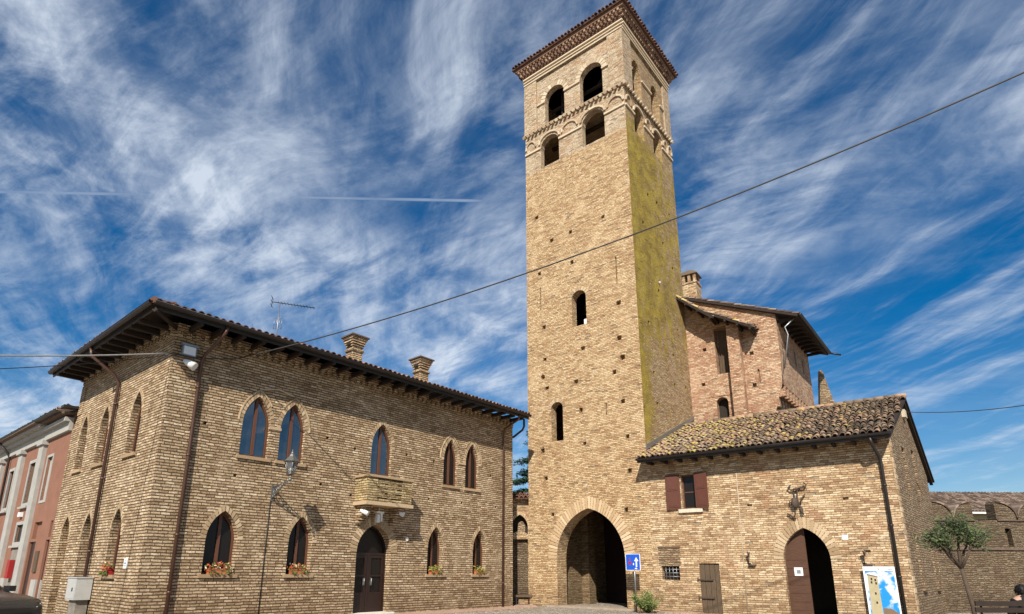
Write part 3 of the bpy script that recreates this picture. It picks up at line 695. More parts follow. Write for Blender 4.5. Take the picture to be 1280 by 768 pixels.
# ================================================================== objects on the hall
def add_leaves(mb, c, rad, n, size, sc=(1, 1, 1), tf=None, shell=.45, dr=None):
    c = Vector(c)
    for _ in range(n):
        v_ = Vector((random.gauss(0, 1), random.gauss(0, 1), random.gauss(0, 1))).normalized() * rad * (shell + (1-shell)*random.random())
        p = c + V(v_.x*sc[0], v_.y*sc[1], v_.z*sc[2])
        a = Vector((random.gauss(0, 1), random.gauss(0, 1), random.gauss(0, 1))).normalized(); b = a.orthogonal().normalized()
        s0 = size*random.uniform(.6, 1.4)
        tn = random.random() if tf is None else tf()
        mb.face([p-a*s0, p+b*s0*.38, p+a*s0, p-b*s0*.38], None, 0, tn)
def flower_box(F, u, z, o, wid, label, plant='flower', box='terracotta', n=170):
    root = empty('flower_box', F.P(u, z, o), label, 'flower box', 'planters on the hall window sills')
    b = MB(); b.box(F, u-wid/2, u+wid/2, z, z+.13, o-.08, o+.08); b.box(F, u-wid/2-.015, u+wid/2+.015, z+.13, z+.155, o-.095, o+.095); b.build('trough', box, root)
    lf = MB()
    for k in range(7): add_leaves(lf, F.P(u+(k-3)*wid/6.2, z+.2+random.uniform(-.03, .05), o+.03), .13, n//7, .045)
    for k in range(12): add_leaves(lf, F.P(u+random.uniform(-.5, .5)*wid*1.1, z+random.uniform(.0, .13), o+.12), .05, 5, .04, tf=lambda: random.random()*.49)
    lf.build('plants', plant, root)
flower_box(HF, 2.04, 1.36, -.02, .56, 'flower box with red blooms on the hall sill nearest the hall corner')
flower_box(HF, 4.54, 1.36, -.02, .50, 'flower box with red and white blooms on the sill below the wall lantern')
flower_box(HF, 10.32, 1.36, -.02, .46, 'planter with thin yellowish plants on the first sill right of the hall door', 'yellow_plant', n=110)
flower_box(HF, 12.80, 1.36, -.02, .46, 'planter with thin yellowish plants on the sill beside the far downpipe', 'yellow_plant', n=110)
flower_box(HS, 2.17, 1.33, .03, .40, 'bright red flower trough on the low side-wall window near the plaque', 'flower', 'red_paint', n=80)

# lantern on scrolled bracket
lamp = empty('wall_lantern', HF.P(3.42, 3.7, 0), 'grey wrought iron street lantern on a scrolled bracket on the hall front', 'street lamp')
b = MB(); U_ = 3.42
b.box(HF, U_-.04, U_+.04, 3.55, 4.05, 0, .03)
b.tube([HF.P(U_, 3.62, .03), HF.P(U_, 3.80, .35), HF.P(U_, 4.05, .72), HF.P(U_, 4.12, 1.02)], .022, 6)
b.tube([HF.P(U_, 3.98, .03), HF.P(U_, 4.0, .3), HF.P(U_, 4.08, .7)], .018, 6)
def scroll(mb, F, u, zc, oc, r0, turns, r=.014, s=1, ph=0.0):
    n = int(14*turns); mb.tube([F.P(u, zc + r0*(1-i/n*.8)*math.sin(ph+s*2*math.pi*turns*i/n), oc + r0*(1-i/n*.8)*math.cos(ph+s*2*math.pi*turns*i/n)) for i in range(n+1)], r, 5)
scroll(b, HF, U_, 3.86, .20, .15, 1.6); scroll(b, HF, U_, 3.95, .46, .10, 1.5, s=-1); scroll(b, HF, U_, 4.03, .70, .08, 1.4); scroll(b, HF, U_, 3.72, .12, .08, 1.3, s=-1); scroll(b, HF, U_+.02, 3.90, .32, .09, 1.5, ph=1.5)
b.tube([HF.P(U_, 4.1, 1.02), HF.P(U_, 4.28, 1.02)], .03, 6); b.ball(HF.P(U_, 4.12, 1.02), .05); b.ball(HF.P(U_, 4.02, 1.05), .035)
b.build('bracket', 'lamp_metal', lamp)
lc = HF.P(U_, 0, 1.02); fr = MB()
def hexr(r, z, n=6): return [V(lc.x + r*math.cos(2*math.pi*k/n), lc.y + r*math.sin(2*math.pi*k/n), z) for k in range(n)]
h0, h1, h2, h3, h4 = hexr(.10, 4.28), hexr(.20, 4.66), hexr(.26, 4.66), hexr(.10, 4.82), hexr(.05, 4.90)
for k in range(6):
    fr.tube([h0[k], h1[k]], .012, 4); fr.tube([h0[k], h0[(k+1) % 6]], .012, 4); fr.tube([h1[k], h1[(k+1) % 6]], .014, 4)
    fr.face([h2[k], h2[(k+1) % 6], h3[(k+1) % 6], h3[k]]); fr.face([h3[k], h3[(k+1) % 6], h4[(k+1) % 6], h4[k]])
fr.face(h2[::-1]); fr.face(h0[::-1]); fr.ball((lc.x, lc.y, 4.93), .045); fr.tube([(lc.x, lc.y, 4.93), (lc.x, lc.y, 5.04)], .012, 5)
fr.build('lantern_frame', 'lamp_metal', lamp)
gl = MB()
for k in range(6): gl.face([h0[k], h0[(k+1) % 6], h1[(k+1) % 6], h1[k]])
gl.build('lantern_glass', 'lamp_glass', lamp)
bb = MB(); bb.ball((lc.x, lc.y, 4.42), .05, sc=(1, 1, 1.3)); bb.build('bulb', 'white_paint', lamp)
cd = MB(); cd.tube([HF.P(3.38, 3.55, .02), HF.P(3.37, 2, .02), HF.P(3.36, .05, .02)], .014, 6); cd.build('conduit', 'iron', lamp)

# floodlights at the corner
fl = empty('floodlight', HF.P(.38, 7.6, .1), 'square floodlight under the eave at the hall corner', 'floodlight')
b = MB(); b.box(HF, .18, .56, 7.42, 7.72, .12, .22); b.box(HF, .14, .60, 7.70, 7.75, .10, .27); b.tube([HF.P(.37, 7.7, 0), HF.P(.37, 7.72, .14)], .025, 6); b.build('housing', 'galvanised', fl)
b = MB(); b.box(HF, .21, .53, 7.45, 7.69, .222, .235); b.build('lamp_glass', 'lens_glass', fl)
fl = empty('floodlight', HF.P(.45, 7.2, .1), 'round-bodied white spotlight below the square floodlight at the hall corner', 'spotlight')
b = MB(); b.tube([HF.P(.30, 7.28, .1), HF.P(.42, 7.2, .2), HF.P(.54, 7.10, .30)], [.06, .11, .13], 10); b.tube([HF.P(.36, 7.26, 0), HF.P(.40, 7.22, .15)], .02, 5); b.build('housing', 'white_paint', fl)
for i, (u, z, lb) in enumerate([(6.62, 3.43, 'white spotlight under the left end of the hall balcony'), (8.18, 3.50, 'white spotlight under the right end of the hall balcony')]):
    s_ = empty('spotlight', HF.P(u, z, .4), lb, 'spotlight', 'spotlights under the balcony')
    b = MB(); b.tube([HF.P(u-.1, z+.05, .30), HF.P(u, z, .42), HF.P(u+.08, z-.06, .52)], [.05, .09, .10], 10); b.tube([HF.P(u, z+.2, .38), HF.P(u, z, .4)], .018, 5); b.build('housing', 'white_paint', s_)
s_ = empty('door_lantern', HF.P(7.35, 3.2, .25), 'small white and glass lantern hanging above the hall door', 'lamp')
b = MB(); b.box(HF, 7.24, 7.36, 3.12, 3.40, .2, .32); b.box(HF, 7.41, 7.48, 3.16, 3.44, .2, .3); b.box(HF, 7.2, 7.5, 3.44, 3.50, .15, .35); b.tube([HF.P(7.35, 3.5, .25), HF.P(7.35, 3.68, .25)], .015, 5); b.build('housing', 'white_paint', s_)
b = MB(); b.tube([HF.P(8.86, 2.62, 0), HF.P(8.86, 2.62, .04)], .07, 10); b.build('wall_sensor', 'white_paint', label='small round white sensor on bricks right of the hall door', category='sensor')
b = MB(); b.box(HS, .86, 1.08, 1.50, 1.77, .0, .025); b.box(HS, .91, 1.03, 1.62, 1.66, .025, .028, 1); b.box(HS, .91, 1.03, 1.56, 1.585, .025, .028, 1); b.box(HS, .91, 1.0, 1.70, 1.715, .025, .028, 1)
b.build('wall_plaque', ['poster_white', 'print_grey'], label='small pale plaque on the sunlit side wall of the hall', category='plaque')
cb = empty('utility_cabinet', HS.P(3.7, 0, .3), 'grey utility cabinet on a pedestal against the hall side wall', 'cabinet')
b = MB(); b.box(HS, 3.35, 3.98, 0, .62, .04, .34); b.build('pedestal', 'grey_plaster', cb)
b = MB(); b.box(HS, 3.25, 4.05, .62, 1.22, .03, .44); b.box(HS, 3.23, 4.07, 1.22, 1.25, .02, .46); b.build('box', 'cabinet_plastic', cb)
b = MB(); b.box(HS, 3.29, 4.01, .66, 1.18, .44, .448); b.build('door', 'cabinet_plastic', cb)
b = MB(); b.box(HS, 3.45, 3.50, .86, .96, .449, .465); b.build('lock', 'iron', cb)
# aerial on the hall roof
an = empty('tv_aerial', HF.P(4.0, 9.2, -2.0), 'thin television aerial with a long toothed boom on the hall roof', 'antenna')
b = MB(); p0 = HF.P(4.0, 9.0, -2.0); b.tube([p0, p0+V(0, 0, 2.1)], .016, 5); b.build('mast', 'galvanised', an)
b = MB(); q0 = p0+V(0, 0, 2.05)+V(-.3, 0, .05); q1 = p0+V(1.25, .2, 1.95); b.tube([q0, q1], .016, 5)
dr = (q1-q0).normalized(); sdv = dr.cross(V(0, 0, 1)).normalized()
for k in range(12): c = q0.lerp(q1, .16+k*.073); b.tube([c-sdv*.14, c+sdv*.14], .008, 4)
for a_ in (-.16, 0, .16): b.tube([q0-sdv*.2+V(0, 0, a_), q0+sdv*.2+V(0, 0, a_)], .009, 4)
b.tube([q0-V(0, 0, .2), q0+V(0, 0, .2)], .01, 4); b.build('boom', 'iron', an)
b = MB(); c = p0+V(0, 0, 1.25)
for a_ in (-.14, -.05, .05, .14): b.tube([c+V(a_, 0, -.25), c+V(a_, 0, .25)], .007, 4)
for a_ in (-.2, -.07, .07, .2): b.tube([c+V(-.16, 0, a_), c+V(.16, 0, a_)], .007, 4)
b.build('grid', 'galvanised', an)
an = empty('tv_aerial', HF.P(3.0, 8.9, -1.6), 'short bare rod aerial left of the long toothed aerial', 'antenna')
b = MB(); p0 = HF.P(3.0, 8.8, -1.6); b.tube([p0, p0+V(-.12, 0, 1.0)], .01, 4); b.build('mast', 'galvanised', an)

# ================================================================== GAP WALL
GW = Face((.0, 28.6), 0)
gw = empty('linking_wall', (1.2, 28.6, 0), 'low brick wall with a tiled coping between the hall and the tower', 'wall')
b = MB()
b.wall(GW, rect(.2, 2.1, 0, 4.85), [pointed(.86, 1.62, 3.15, 3.5, 4.1), rect(.86, 1.62, .0, 2.95)], [.35, .25], caps=[])
b.box(GW, .2, 2.1, 0, 4.85, -.8, -.5); b.box(GW, .2, .6, 0, 4.85, -.5, -.002); b.box(GW, .2, 2.1, 4.72, 4.85, -.5, .1)
b.build('wall', 'low_brick', gw)
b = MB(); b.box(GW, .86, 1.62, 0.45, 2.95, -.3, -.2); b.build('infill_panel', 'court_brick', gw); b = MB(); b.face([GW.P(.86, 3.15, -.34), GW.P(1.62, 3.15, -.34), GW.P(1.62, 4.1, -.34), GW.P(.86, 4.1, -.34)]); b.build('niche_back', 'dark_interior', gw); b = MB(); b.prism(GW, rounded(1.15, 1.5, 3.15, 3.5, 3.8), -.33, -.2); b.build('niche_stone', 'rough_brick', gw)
voussoirs(GW, .86, 1.62, 3.5, 4.1, .12, gw, n=8); voussoirs(GW, .86, 1.62, 2.9, 3.2, .12, gw, fn=rounded, n=6)
b = MB(); slab(b, [GW.P(.2, 4.86, .35), GW.P(2.1, 4.86, .35), GW.P(2.1, 5.2, -.8), GW.P(.2, 5.2, -.8)], .06)
tiles(b, GW.P(.2, 4.86, .35), GW.d, V(0, 1.15, .34), 1.9, 1.2, .2, .33, .08); b.build('coping', 'red_tile', gw)
bn = empty('stone_bench', GW.P(1.3, 0, .3), 'dark low bench in the gap between hall and tower', 'bench')
b = MB(); b.box(GW, .95, 1.9, .36, .45, .05, .5); b.build('seat', 'old_wood', bn)
for a in (.98, 1.78): b = MB(); b.box(GW, a, a+.09, 0.03, .36, .1, .45); b.build('leg', 'iron', bn)

# ================================================================== TOWER
tower = empty('bell_tower', TF.P(3, 0, -2.7), 'tall square medieval brick bell tower with moss on its right face', 'tower')
TW, TD = 6.1, 5.5
b = MB()
puts = [(.67,19.6),(2.74,17.94),(1.6,17.9),(4.59,18.03),(2.77,16.24),(.8,16.28),(1.04,13.25),(1.06,11.56),(1.16,10.06),(3.23,11.61),(2.8,10.06),(5.19,13.34),(5.13,11.64),(4.81,10.09),(3.02,8.65),(5.15,8.68),(5.29,7.09),(3.16,7.07),(.85,7.01),(1.01,5.67),(5.3,5.61),(5.05,3.98),(1.35,4.0)]
fh = [pointed(1.54, 4.90, .0, 2.05, 4.17, 12), rounded(2.70, 3.50, 12.8, 14.25, 14.62), rounded(1.38, 2.04, 7.37, 8.98, 9.26),
      rounded(1.03, 2.20, 22.47, 23.72, 24.30), rounded(3.64, 4.94, 22.47, 23.72, 24.36), rounded(1.36, 2.62, 25.05, 26.62, 27.28), rounded(3.60, 4.94, 25.05, 26.62, 27.28)]
fd = [.75, .42, .42, .32, .32, .32, .32]
for a, z in puts: e1, e2 = random.uniform(.09, .135), random.uniform(.085, .125); fh.append([(a-e1, z-e2), (a+e1*.9, z-e2*.8), (a+e1, z+e2), (a-e1*.8, z+e2*.9)]); fd.append(.2)
for a, z in ((.93, 10.67), (5.25, 10.70)): fh.append([(a+.14*math.cos(q), z+.14*math.sin(q)) for q in [R_(30+60*k) for k in range(6)]]); fd.append(.25)
for a, z0, z1 in ((5.17, 14.3, 15.7), (.87, 14.25, 15.5), (4.33, 8.2, 8.75), (.45, 25.9, 26.7), (5.75, 25.9, 26.7)): fh.append(rect(a-.035, a+.035, z0, z1)); fd.append(.12)
caps = range(7, len(fh))
ZB = 22.4      # brick shaft below, paler belfry above
lowh = [(h, q) for h, q in zip(fh, fd) if max(p[1] for p in h) < ZB]; hih = [(h, q) for h, q in zip(fh, fd) if max(p[1] for p in h) >= ZB]
b.wall(TF, rect(0, TW, 0, ZB), [h for h, _ in lowh], [q for _, q in lowh], caps=range(3, len(lowh)))
# back and left faces
bk = Face(TF.P(0, 0, -TD), -40.0, True); lf_ = Face(TF.P(0, 0), 50.0, True)
b.face([TF.P(0, 0), TF.P(0, 0, -TD), TF.P(0, ZB, -TD), TF.P(0, ZB)], [(0, 0), (TD, 0), (TD, ZB), (0, ZB)])
b.face([TF.P(0, 0, -TD), TF.P(TW, 0, -TD), TF.P(TW, ZB, -TD), TF.P(0, ZB, -TD)], [(0, 0), (TW, 0), (TW, ZB), (0, ZB)])
# floors inside and passage lining
for z in (5.2, 22.3): b.face([TF.P(0, z), TF.P(TW, z), TF.P(TW, z, -TD), TF.P(0, z, -TD)], [(0, 0), (6, 0), (6, 5), (0, 5)])
shaft = b.build('shaft', 'tower_brick', tower); b = MB()
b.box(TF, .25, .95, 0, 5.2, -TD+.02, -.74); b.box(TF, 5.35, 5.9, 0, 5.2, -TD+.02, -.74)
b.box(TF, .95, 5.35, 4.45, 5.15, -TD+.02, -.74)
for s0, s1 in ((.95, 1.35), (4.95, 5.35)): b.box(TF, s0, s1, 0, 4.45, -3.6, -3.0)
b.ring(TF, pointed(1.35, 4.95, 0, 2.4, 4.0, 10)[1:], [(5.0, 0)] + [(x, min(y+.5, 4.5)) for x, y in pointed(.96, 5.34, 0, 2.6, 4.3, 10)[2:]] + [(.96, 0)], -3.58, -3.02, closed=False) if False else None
b.build('passage', 'passage_shade_brick', tower)
b = MB(); sh = []; sdp = []
for a, z in [(2.45,14.6),(3.63,11.61),(1.31,10.14),(3.52,10.09),(4.88,10.29),(1.47,8.71),(2.8,7.62),(1.97,19.66),(2.98,19.72),(3.4,17.6),(1.2,17.7),(4.4,16.6),(4.4,13.2),(1.1,12.5),(4.5,19.8)]: sh.append(rect(a-.09, a+.09, z-.09, z+.09)); sdp.append(.2)
for a, z0, z1 in ((2.5, 14.7, 15.5), (1.85, 15.7, 16.7), (2.8, 8.1, 8.8), (4.4, 11.6, 12.2)): sh.append(rect(a-.035, a+.035, z0, z1)); sdp.append(.12)
b.wall(TS, rect(0, TD, 0, ZB), sh, sdp, caps=range(len(sh))); b.build('shaft_side', 'mossy_brick', tower)
# belfry storeys
ZT = 28.72
b = MB(); b.wall(TF, rect(0, TW, ZB, ZT), [h for h, _ in hih], [q for _, q in hih], caps=range(4, len(hih)))
b.face([TF.P(0, ZB), TF.P(0, ZB, -TD), TF.P(0, ZT, -TD), TF.P(0, ZT)], [(0, ZB), (TD, ZB), (TD, ZT), (0, ZT)])
b.face([TF.P(0, ZB, -TD), TF.P(TW, ZB, -TD), TF.P(TW, ZT, -TD), TF.P(0, ZT, -TD)], [(0, ZB), (TW, ZB), (TW, ZT), (0, ZT)])
b.face([TF.P(0, ZT), TF.P(TW, ZT), TF.P(TW, ZT, -TD), TF.P(0, ZT, -TD)], [(0, 0), (6, 0), (6, 5), (0, 5)])
b.box(TF, 0, TW, 24.72, 24.85, -TD+.01, -.62)
# raised corner strips and top band that frame the sunk panel
for F, L in ((TF, TW), (TS, TD)):
    b.box(F, 0 if F is TF else .0, .84, 25.0, 28.28, .002, .09); b.box(F, L-.76, L+(.09 if F is TF else 0), 25.0, 28.28, .002, .09)
    b.box(F, 0, L+(.09 if F is TF else 0), 28.28, ZT, .002, .10)
# piers between upper openings slightly proud with impost band
b.build('belfry', 'belfry_brick', tower)
b = MB(); so = [rounded(.95, 2.0, 22.75, 23.72, 24.5), rounded(3.1, 4.15, 22.75, 23.72, 24.5), rounded(1.0, 2.05, 25.05, 26.5, 27.5), rounded(3.2, 4.25, 25.05, 26.5, 27.5)]
b.wall(TS, rect(0, TD, ZB, ZT), so, .4); b.build('belfry_side', 'mossy_brick', tower)
b = MB()
for F, L, ops, opu in ((TF, TW, ((1.03, 2.20), (3.64, 4.94)), ((1.36, 2.62), (3.60, 4.94))), (TS, TD, ((.95, 2.0), (3.1, 4.15)), ((1.0, 2.05), (3.2, 4.25)))):
    # impost strings
    edges = [0] + [e for o_ in ops for e in o_] + [L]
    for a, c in zip(edges[::2], edges[1::2]): b.box(F, a+.01, c-.0, 23.68, 23.78, -.1, .07, 0, .8)
    edges = [.86] + [e for o_ in opu for e in o_] + [L-.78]
    for a, c in zip(edges[::2], edges[1::2]): b.box(F, a, c, 26.52, 26.62, -.15, .08, 0, .7)
    # blind arcade of linked arcs
    def arcs(u0, u1, zs, za, t=.10):
        A = arc_only(rounded, u0, u1, zs, za, 7); B = arc_only(rounded, u0-t, u1+t, zs, za+t, 7); b.ring(F, A, B, -.01, .075, closed=False, blocks=True)
    for a, c in ops: arcs(a-.02, c+.02, 23.95, 24.42)
    gaps = [(.06, ops[0][0]-.3), (ops[0][1]+.2, ops[1][0]-.25), (ops[1][1]+.2, L-.06)]
    for a, c in gaps:
        if c-a > 1.0: mid = (a+c)/2; arcs(a+.04, mid-.05, 24.0, 24.42, .08); arcs(mid+.05, c-.04, 24.0, 24.42, .08); b.box(F, mid-.07, mid+.07, 23.8, 24.05, 0, .09, 0, .5)
        else: arcs(a+.05, c-.05, 24.0, 24.40, .08)
    # sawtooth tile course
    u = -.08
    b.box(F, -.08, L+.08, 24.95, 25.0, -.02, .12, 0, .1)
    # mouldings under the cornice
    for k, (z0, z1, o_) in enumerate(((28.30, 28.36, .13), (28.48, 28.54, .15), (28.64, 28.72, .20))): b.box(F, 0, L+(o_ if F is TF else 0), z0, z1, .09, o_, 0, .9)
b.build('string_courses', 'pale_arch_brick', tower)
b = MB()
for F, L in ((TF, TW), (TS, TD)):
    u = -.1; k = 0
    while u < L+.05:
        dz_ = random.uniform(-.03, .02); b.tube([F.P(u+.1, 24.92+dz_, -.05), F.P(u+.1, 24.84+dz_, random.uniform(.17, .22))], .075, 6, 0, random.random(), .088); u += .27; k += 1
b.build('sawtooth_course', 'pale_arch_brick', tower)
for F, ops, fn_, zs, za in ((TF, ((1.36, 2.62), (3.60, 4.94)), rounded, 26.62, 27.28),):
    for a, c in ops: voussoirs(F, a, c, zs, za, .28, tower, fn=rounded, n=6, mat='pale_arch_brick')
voussoirs(TF, 1.54, 4.90, 2.05, 4.17, .46, tower, n=23, mat='tower_arch_brick', gap=.2, proud=.012)
voussoirs(TF, 2.70, 3.50, 14.25, 14.62, .2, tower, fn=rounded, n=5); voussoirs(TF, 1.38, 2.04, 8.98, 9.26, .18, tower, fn=rounded, n=5)
# cornice: oversailing brick courses with teeth, then a low tiled roof
b = MB()
z = ZT
for k, (h, o_) in enumerate(((.16, .08), (.08, .13), (.14, .16), (.08, .25), (.16, .27), (.08, .38), (.10, .40))):
    b.box(TF, -o_, TW+o_, z, z+h, -TD-o_, o_, 0, random.random()*.6+.2)
    if k in (2, 4):
        for F, L in ((TF, TW), (TS, TD)):
            u = -o_+.02
            while u < L+o_-.12: b.box(F, u, u+.10, z+.01, z+h-.002, o_-.01, o_+.09, 0, random.random()); u += .22
    z += h
b.build('cornice', 'cornice_brick', tower)
b = MB(); OVT = .52; zc = z+.02
q = [TF.P(-OVT, zc, OVT), TF.P(TW+OVT, zc, OVT), TF.P(TW+OVT, zc, -TD-OVT), TF.P(-OVT, zc, -TD-OVT)]; ap = TF.P(TW/2, zc+1.5, -TD/2)
for k in range(4): slab(b, [q[k], q[(k+1) % 4], ap], .07)
for k in range(4):
    a, c = q[k], q[(k+1) % 4]; L = (c-a).length; mid = (a+c)/2; ds = ap-mid; S = ds.length
    tiles(b, a, c-a, ds, L, S, .21, .36, .085, clip=lambda u, s, L=L, S=S: abs(u-L/2) < L/2*(1-s/S))
b.build('roof', 'red_tile', tower)
b = MB()
for a in (26.55,): b.box(TF, 1.2, 5.1, a, a+.12, -1.0, -.85)
b.box(TF, 1.0, 5.2, 24.3, 24.45, -1.3, -1.1); b.box(TF, 1.85, 1.95, 24.85, 28.6, -1.0, -.9); b.tube([TF.P(4.1, 26.6, -.9), TF.P(4.9, 27.4, -.9)], .05, 4)
b.build('beams', 'eave_wood', tower)
# bell hanging in the dark belfry
b = MB(); bc = TF.P(3.0, 0, -2.7); prof = [(.02, 27.3), (.2, 27.25), (.28, 27.0), (.33, 26.6), (.42, 26.3), (.55, 26.1)]
for (r0, z0), (r1, z1) in zip(prof, prof[1:]):
    for k in range(16):
        a0, a1 = 2*math.pi*k/16, 2*math.pi*(k+1)/16
        b.face([bc+V(r0*math.cos(a0), r0*math.sin(a0), z0), bc+V(r0*math.cos(a1), r0*math.sin(a1), z0), bc+V(r1*math.cos(a1), r1*math.sin(a1), z1), bc+V(r1*math.cos(a0), r1*math.sin(a0), z1)], None, 0, .5, True)
b.build('bell', 'rusty_iron', tower)
# lead flashing where the low roof meets the tower
b = MB(); b.prism(TS, [(.0, 6.42), (5.5, 8.78), (5.5, 8.98), (.0, 6.62)], .0, .05); b.build('flashing', 'galvanised', tower)
b = MB(); b.ball(TS.P(2.5, 15.05, .06), .05); b.build('insulator', 'white_paint', tower)
b = MB(); b.box(TF, 3.18, 3.38, 12.86, 13.2, -.45, -.3); b.build('notice_board', 'white_paint', tower)
# threshold stones of the passage
b = MB(); b.box(TF, 1.1, 5.3, .0, .07, -.7, .25); b.build('door_step', 'stone_slab', tower)
b = MB(); b.box(TF, .96, 5.34, 0, 4.45, -5.4, -5.3); b.build('gate', 'dark_door', tower)

# ================================================================== LOW HOUSE (right)
house = empty('low_house', RF.P(4.2, 0, -4), 'low brick house with a lichen-covered tiled roof right of the tower', 'house')
ZW = 6.0; RD = 8.2; ZR = 8.22; OR = 4.3
b = MB()
hh = [rect(1.36, 1.90, 3.90, 5.22), rect(.36, 1.06, 1.2, 1.72), pointed(4.80, 6.26, .03, 1.95, 3.02, 10), rect(1.82, 2.56, .03, 1.82)]
hd = [.3, .3, .5, .12]
for a, z in ((3.85, 3.9), (6.95, 3.95), (7.35, 2.2)): hh.append(rect(a-.09, a+.09, z-.04, z+.04)); hd.append(.12)
b.wall(RF, rect(0, 8.45, 0, ZW), hh, hd, caps=range(4, len(hh)))
wl = b.build('wall', 'low_brick', house)
b = MB()
gable = [(0, 0), (RD, 0), (RD, 5.68), (4.33, 8.06), (0, 6.0)]
slots = [rect(2.35, 3.0, 4.35, 5.95), rect(4.7, 5.4, 4.35, 6.2), rect(1.8, 2.35, 1.05, 2.8), rect(5.3, 5.9, 1.0, 2.75), rect(2.3, 2.6, 4.0, 4.2), rect(4.6, 4.95, 4.0, 4.2), rect(6.7, 7.1, .1, 2.4)]
b.wall(RS, gable, slots, .25, caps=range(len(slots)))
b.box(RS, 1.7, 2.45, .93, 1.05, 0.002, .1); b.box(RS, 5.2, 6.0, .88, 1.0, 0.002, .1)
b.face([RS.P(RD, 0), RF.P(0, 0, -6.0)+V(0,0,0), RF.P(0, 5.7, -6.0), RS.P(RD, 5.68)], [(0, 0), (9, 0), (9, 5.7), (0, 5.7)])
b.build('gable_wall', 'rough_brick', house)
b = MB()
z = .0; k = 0
while z < 5.9:      # quoins at the front right corner
    wq = .36 if k % 2 else .22
    b.box(RS, -.012, wq, z+.008, z+.17, -.02, .014, 0, random.random()); z += .18; k += 1
b.build('quoins', 'arch_brick', house)
# roof: front slope from over the tower corner to the gable
b = MB(); oe = .75; zE = 5.93
sl = (ZR - zE)/(oe+OR)
E0, E1 = RF.P(-.12, zE, oe), RF.P(8.56, zE, oe); Rg0, Rg1 = RF.P(-.12, ZR, -OR), RF.P(9.07, ZR, -OR)
rdw = RF.P(8.56, ZR, -OR)
slab(b, [E0, E1, Rg1, Rg0], .10, 1)
Bk0, Bk1 = RF.P(-.12, 5.42, -8.85), RF.P(9.53, 5.42, -8.85)
slab(b, [Rg0, Rg1, Bk1, Bk0], .10, 1)
dsr = (Rg0-E0)
def tm(u, s, r):
    # tiles beside the tower are newer and pinker, towards the gable older and greyer
    return max(0, min(1, r*.75 + .35 - .055*u + .02*s))
SLr = dsr.length
tiles(b, E0, E1-E0, dsr, 9.15, SLr, .20, .31, .082, tmod=tm, jit=2.0, clip=lambda u, s: u < 8.68+.48*s/SLr)
tiles(b, Bk0, Bk1-Bk0, (Rg0-Bk0), (Bk1-Bk0).length, (Rg0-Bk0).length*.98, .225, .33, .085, seg=3, clip=lambda u, s: u < 9.55-.1*s)
for i in range(26):
    a = Rg0.lerp(Rg1, i/26)+V(0, 0, .06); c = Rg0.lerp(Rg1, (i+1.08)/26)+V(0, 0, .05); b.tube([a, c], .115, 8, 0, random.random()*.6, .095)
hroof = b.build('roof', ['roof_tile', 'eave_wood'], house)
b = MB(); gutter(b, E0+RF.n*.05+V(0, 0, -.03), E1+RF.n*.05+V(0, 0, -.03), RF.n, .075); b.box(RF, -.12, 8.5, 5.76, 5.88, oe-.1, oe-.02); b.build('gutter', 'dark_gutter', house)
b = MB(); u = .2
while u < 8.4: b.box(RF, u, u+.1, 5.72, 5.84, -.1, oe-.1); u += .6
b.build('rafters', 'eave_wood', house)
b = MB(); b.prism(RS, [(-.72, 5.72), (4.33, 7.97), (4.33, 8.10), (-.72, 5.84)], .003, .12); b.prism(RS, [(4.33, 7.97), (RD+.6, 5.22), (RD+.6, 5.36), (4.33, 8.10)], .003, .12); b.build('barge_board', 'eave_wood', house)
b = MB(); b.box(RS, 3.95, 4.35, 7.35, 7.65, .0, .12); b.build('junction_box', 'pale_stone', house)
downpipe([RF.P(7.95, 5.8, .74), RF.P(7.98, 5.6, .68), RF.P(8.1, 5.25, .15), RF.P(8.12, 5.05, .09), RF.P(8.12, .05, .09)], house, 'dark_gutter', .052, [RF.P(8.12, z, .08) for z in (4.3, 3.0, 1.4)])
voussoirs(RF, 4.80, 6.26, 1.95, 3.02, .33, house, n=13, mat='arch_brick', gap=.2)
# arched door: left leaf closed, right half open and dark
dl = MB(); P_ = pointed(4.80, 6.26, .03, 1.95, 3.02, 10)
left = [(4.80, .05), (5.50, .05), (5.50, 3.0)] + [p for p in P_ if p[0] <= 5.5 and p[1] > 1.9]
dl.prism(RF, left, -.34, -.26)
for k in range(7): dl.box(RF, 4.84, 5.47, .25+k*.28, .265+k*.28, -.26, -.25)
dd = dl.build('door', 'door_wood', house, label='wooden left leaf of the arched door, closed')
b = MB(); b.box(RF, 5.05, 5.32, 1.40, 1.68, -.255, -.245); b.box(RF, 5.12, 5.25, 1.47, 1.60, -.245, -.243, 1); b.build('notice', ['poster_white', 'print_grey'], dd)
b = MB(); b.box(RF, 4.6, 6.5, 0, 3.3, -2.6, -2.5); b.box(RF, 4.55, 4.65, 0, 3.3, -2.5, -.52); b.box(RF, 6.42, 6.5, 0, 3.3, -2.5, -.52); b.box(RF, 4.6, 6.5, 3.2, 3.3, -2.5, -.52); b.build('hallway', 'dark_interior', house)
b = MB(); b.box(RF, 4.6, 6.45, 0, .08, -.5, .2); b.build('door_step', 'stone_slab', house)
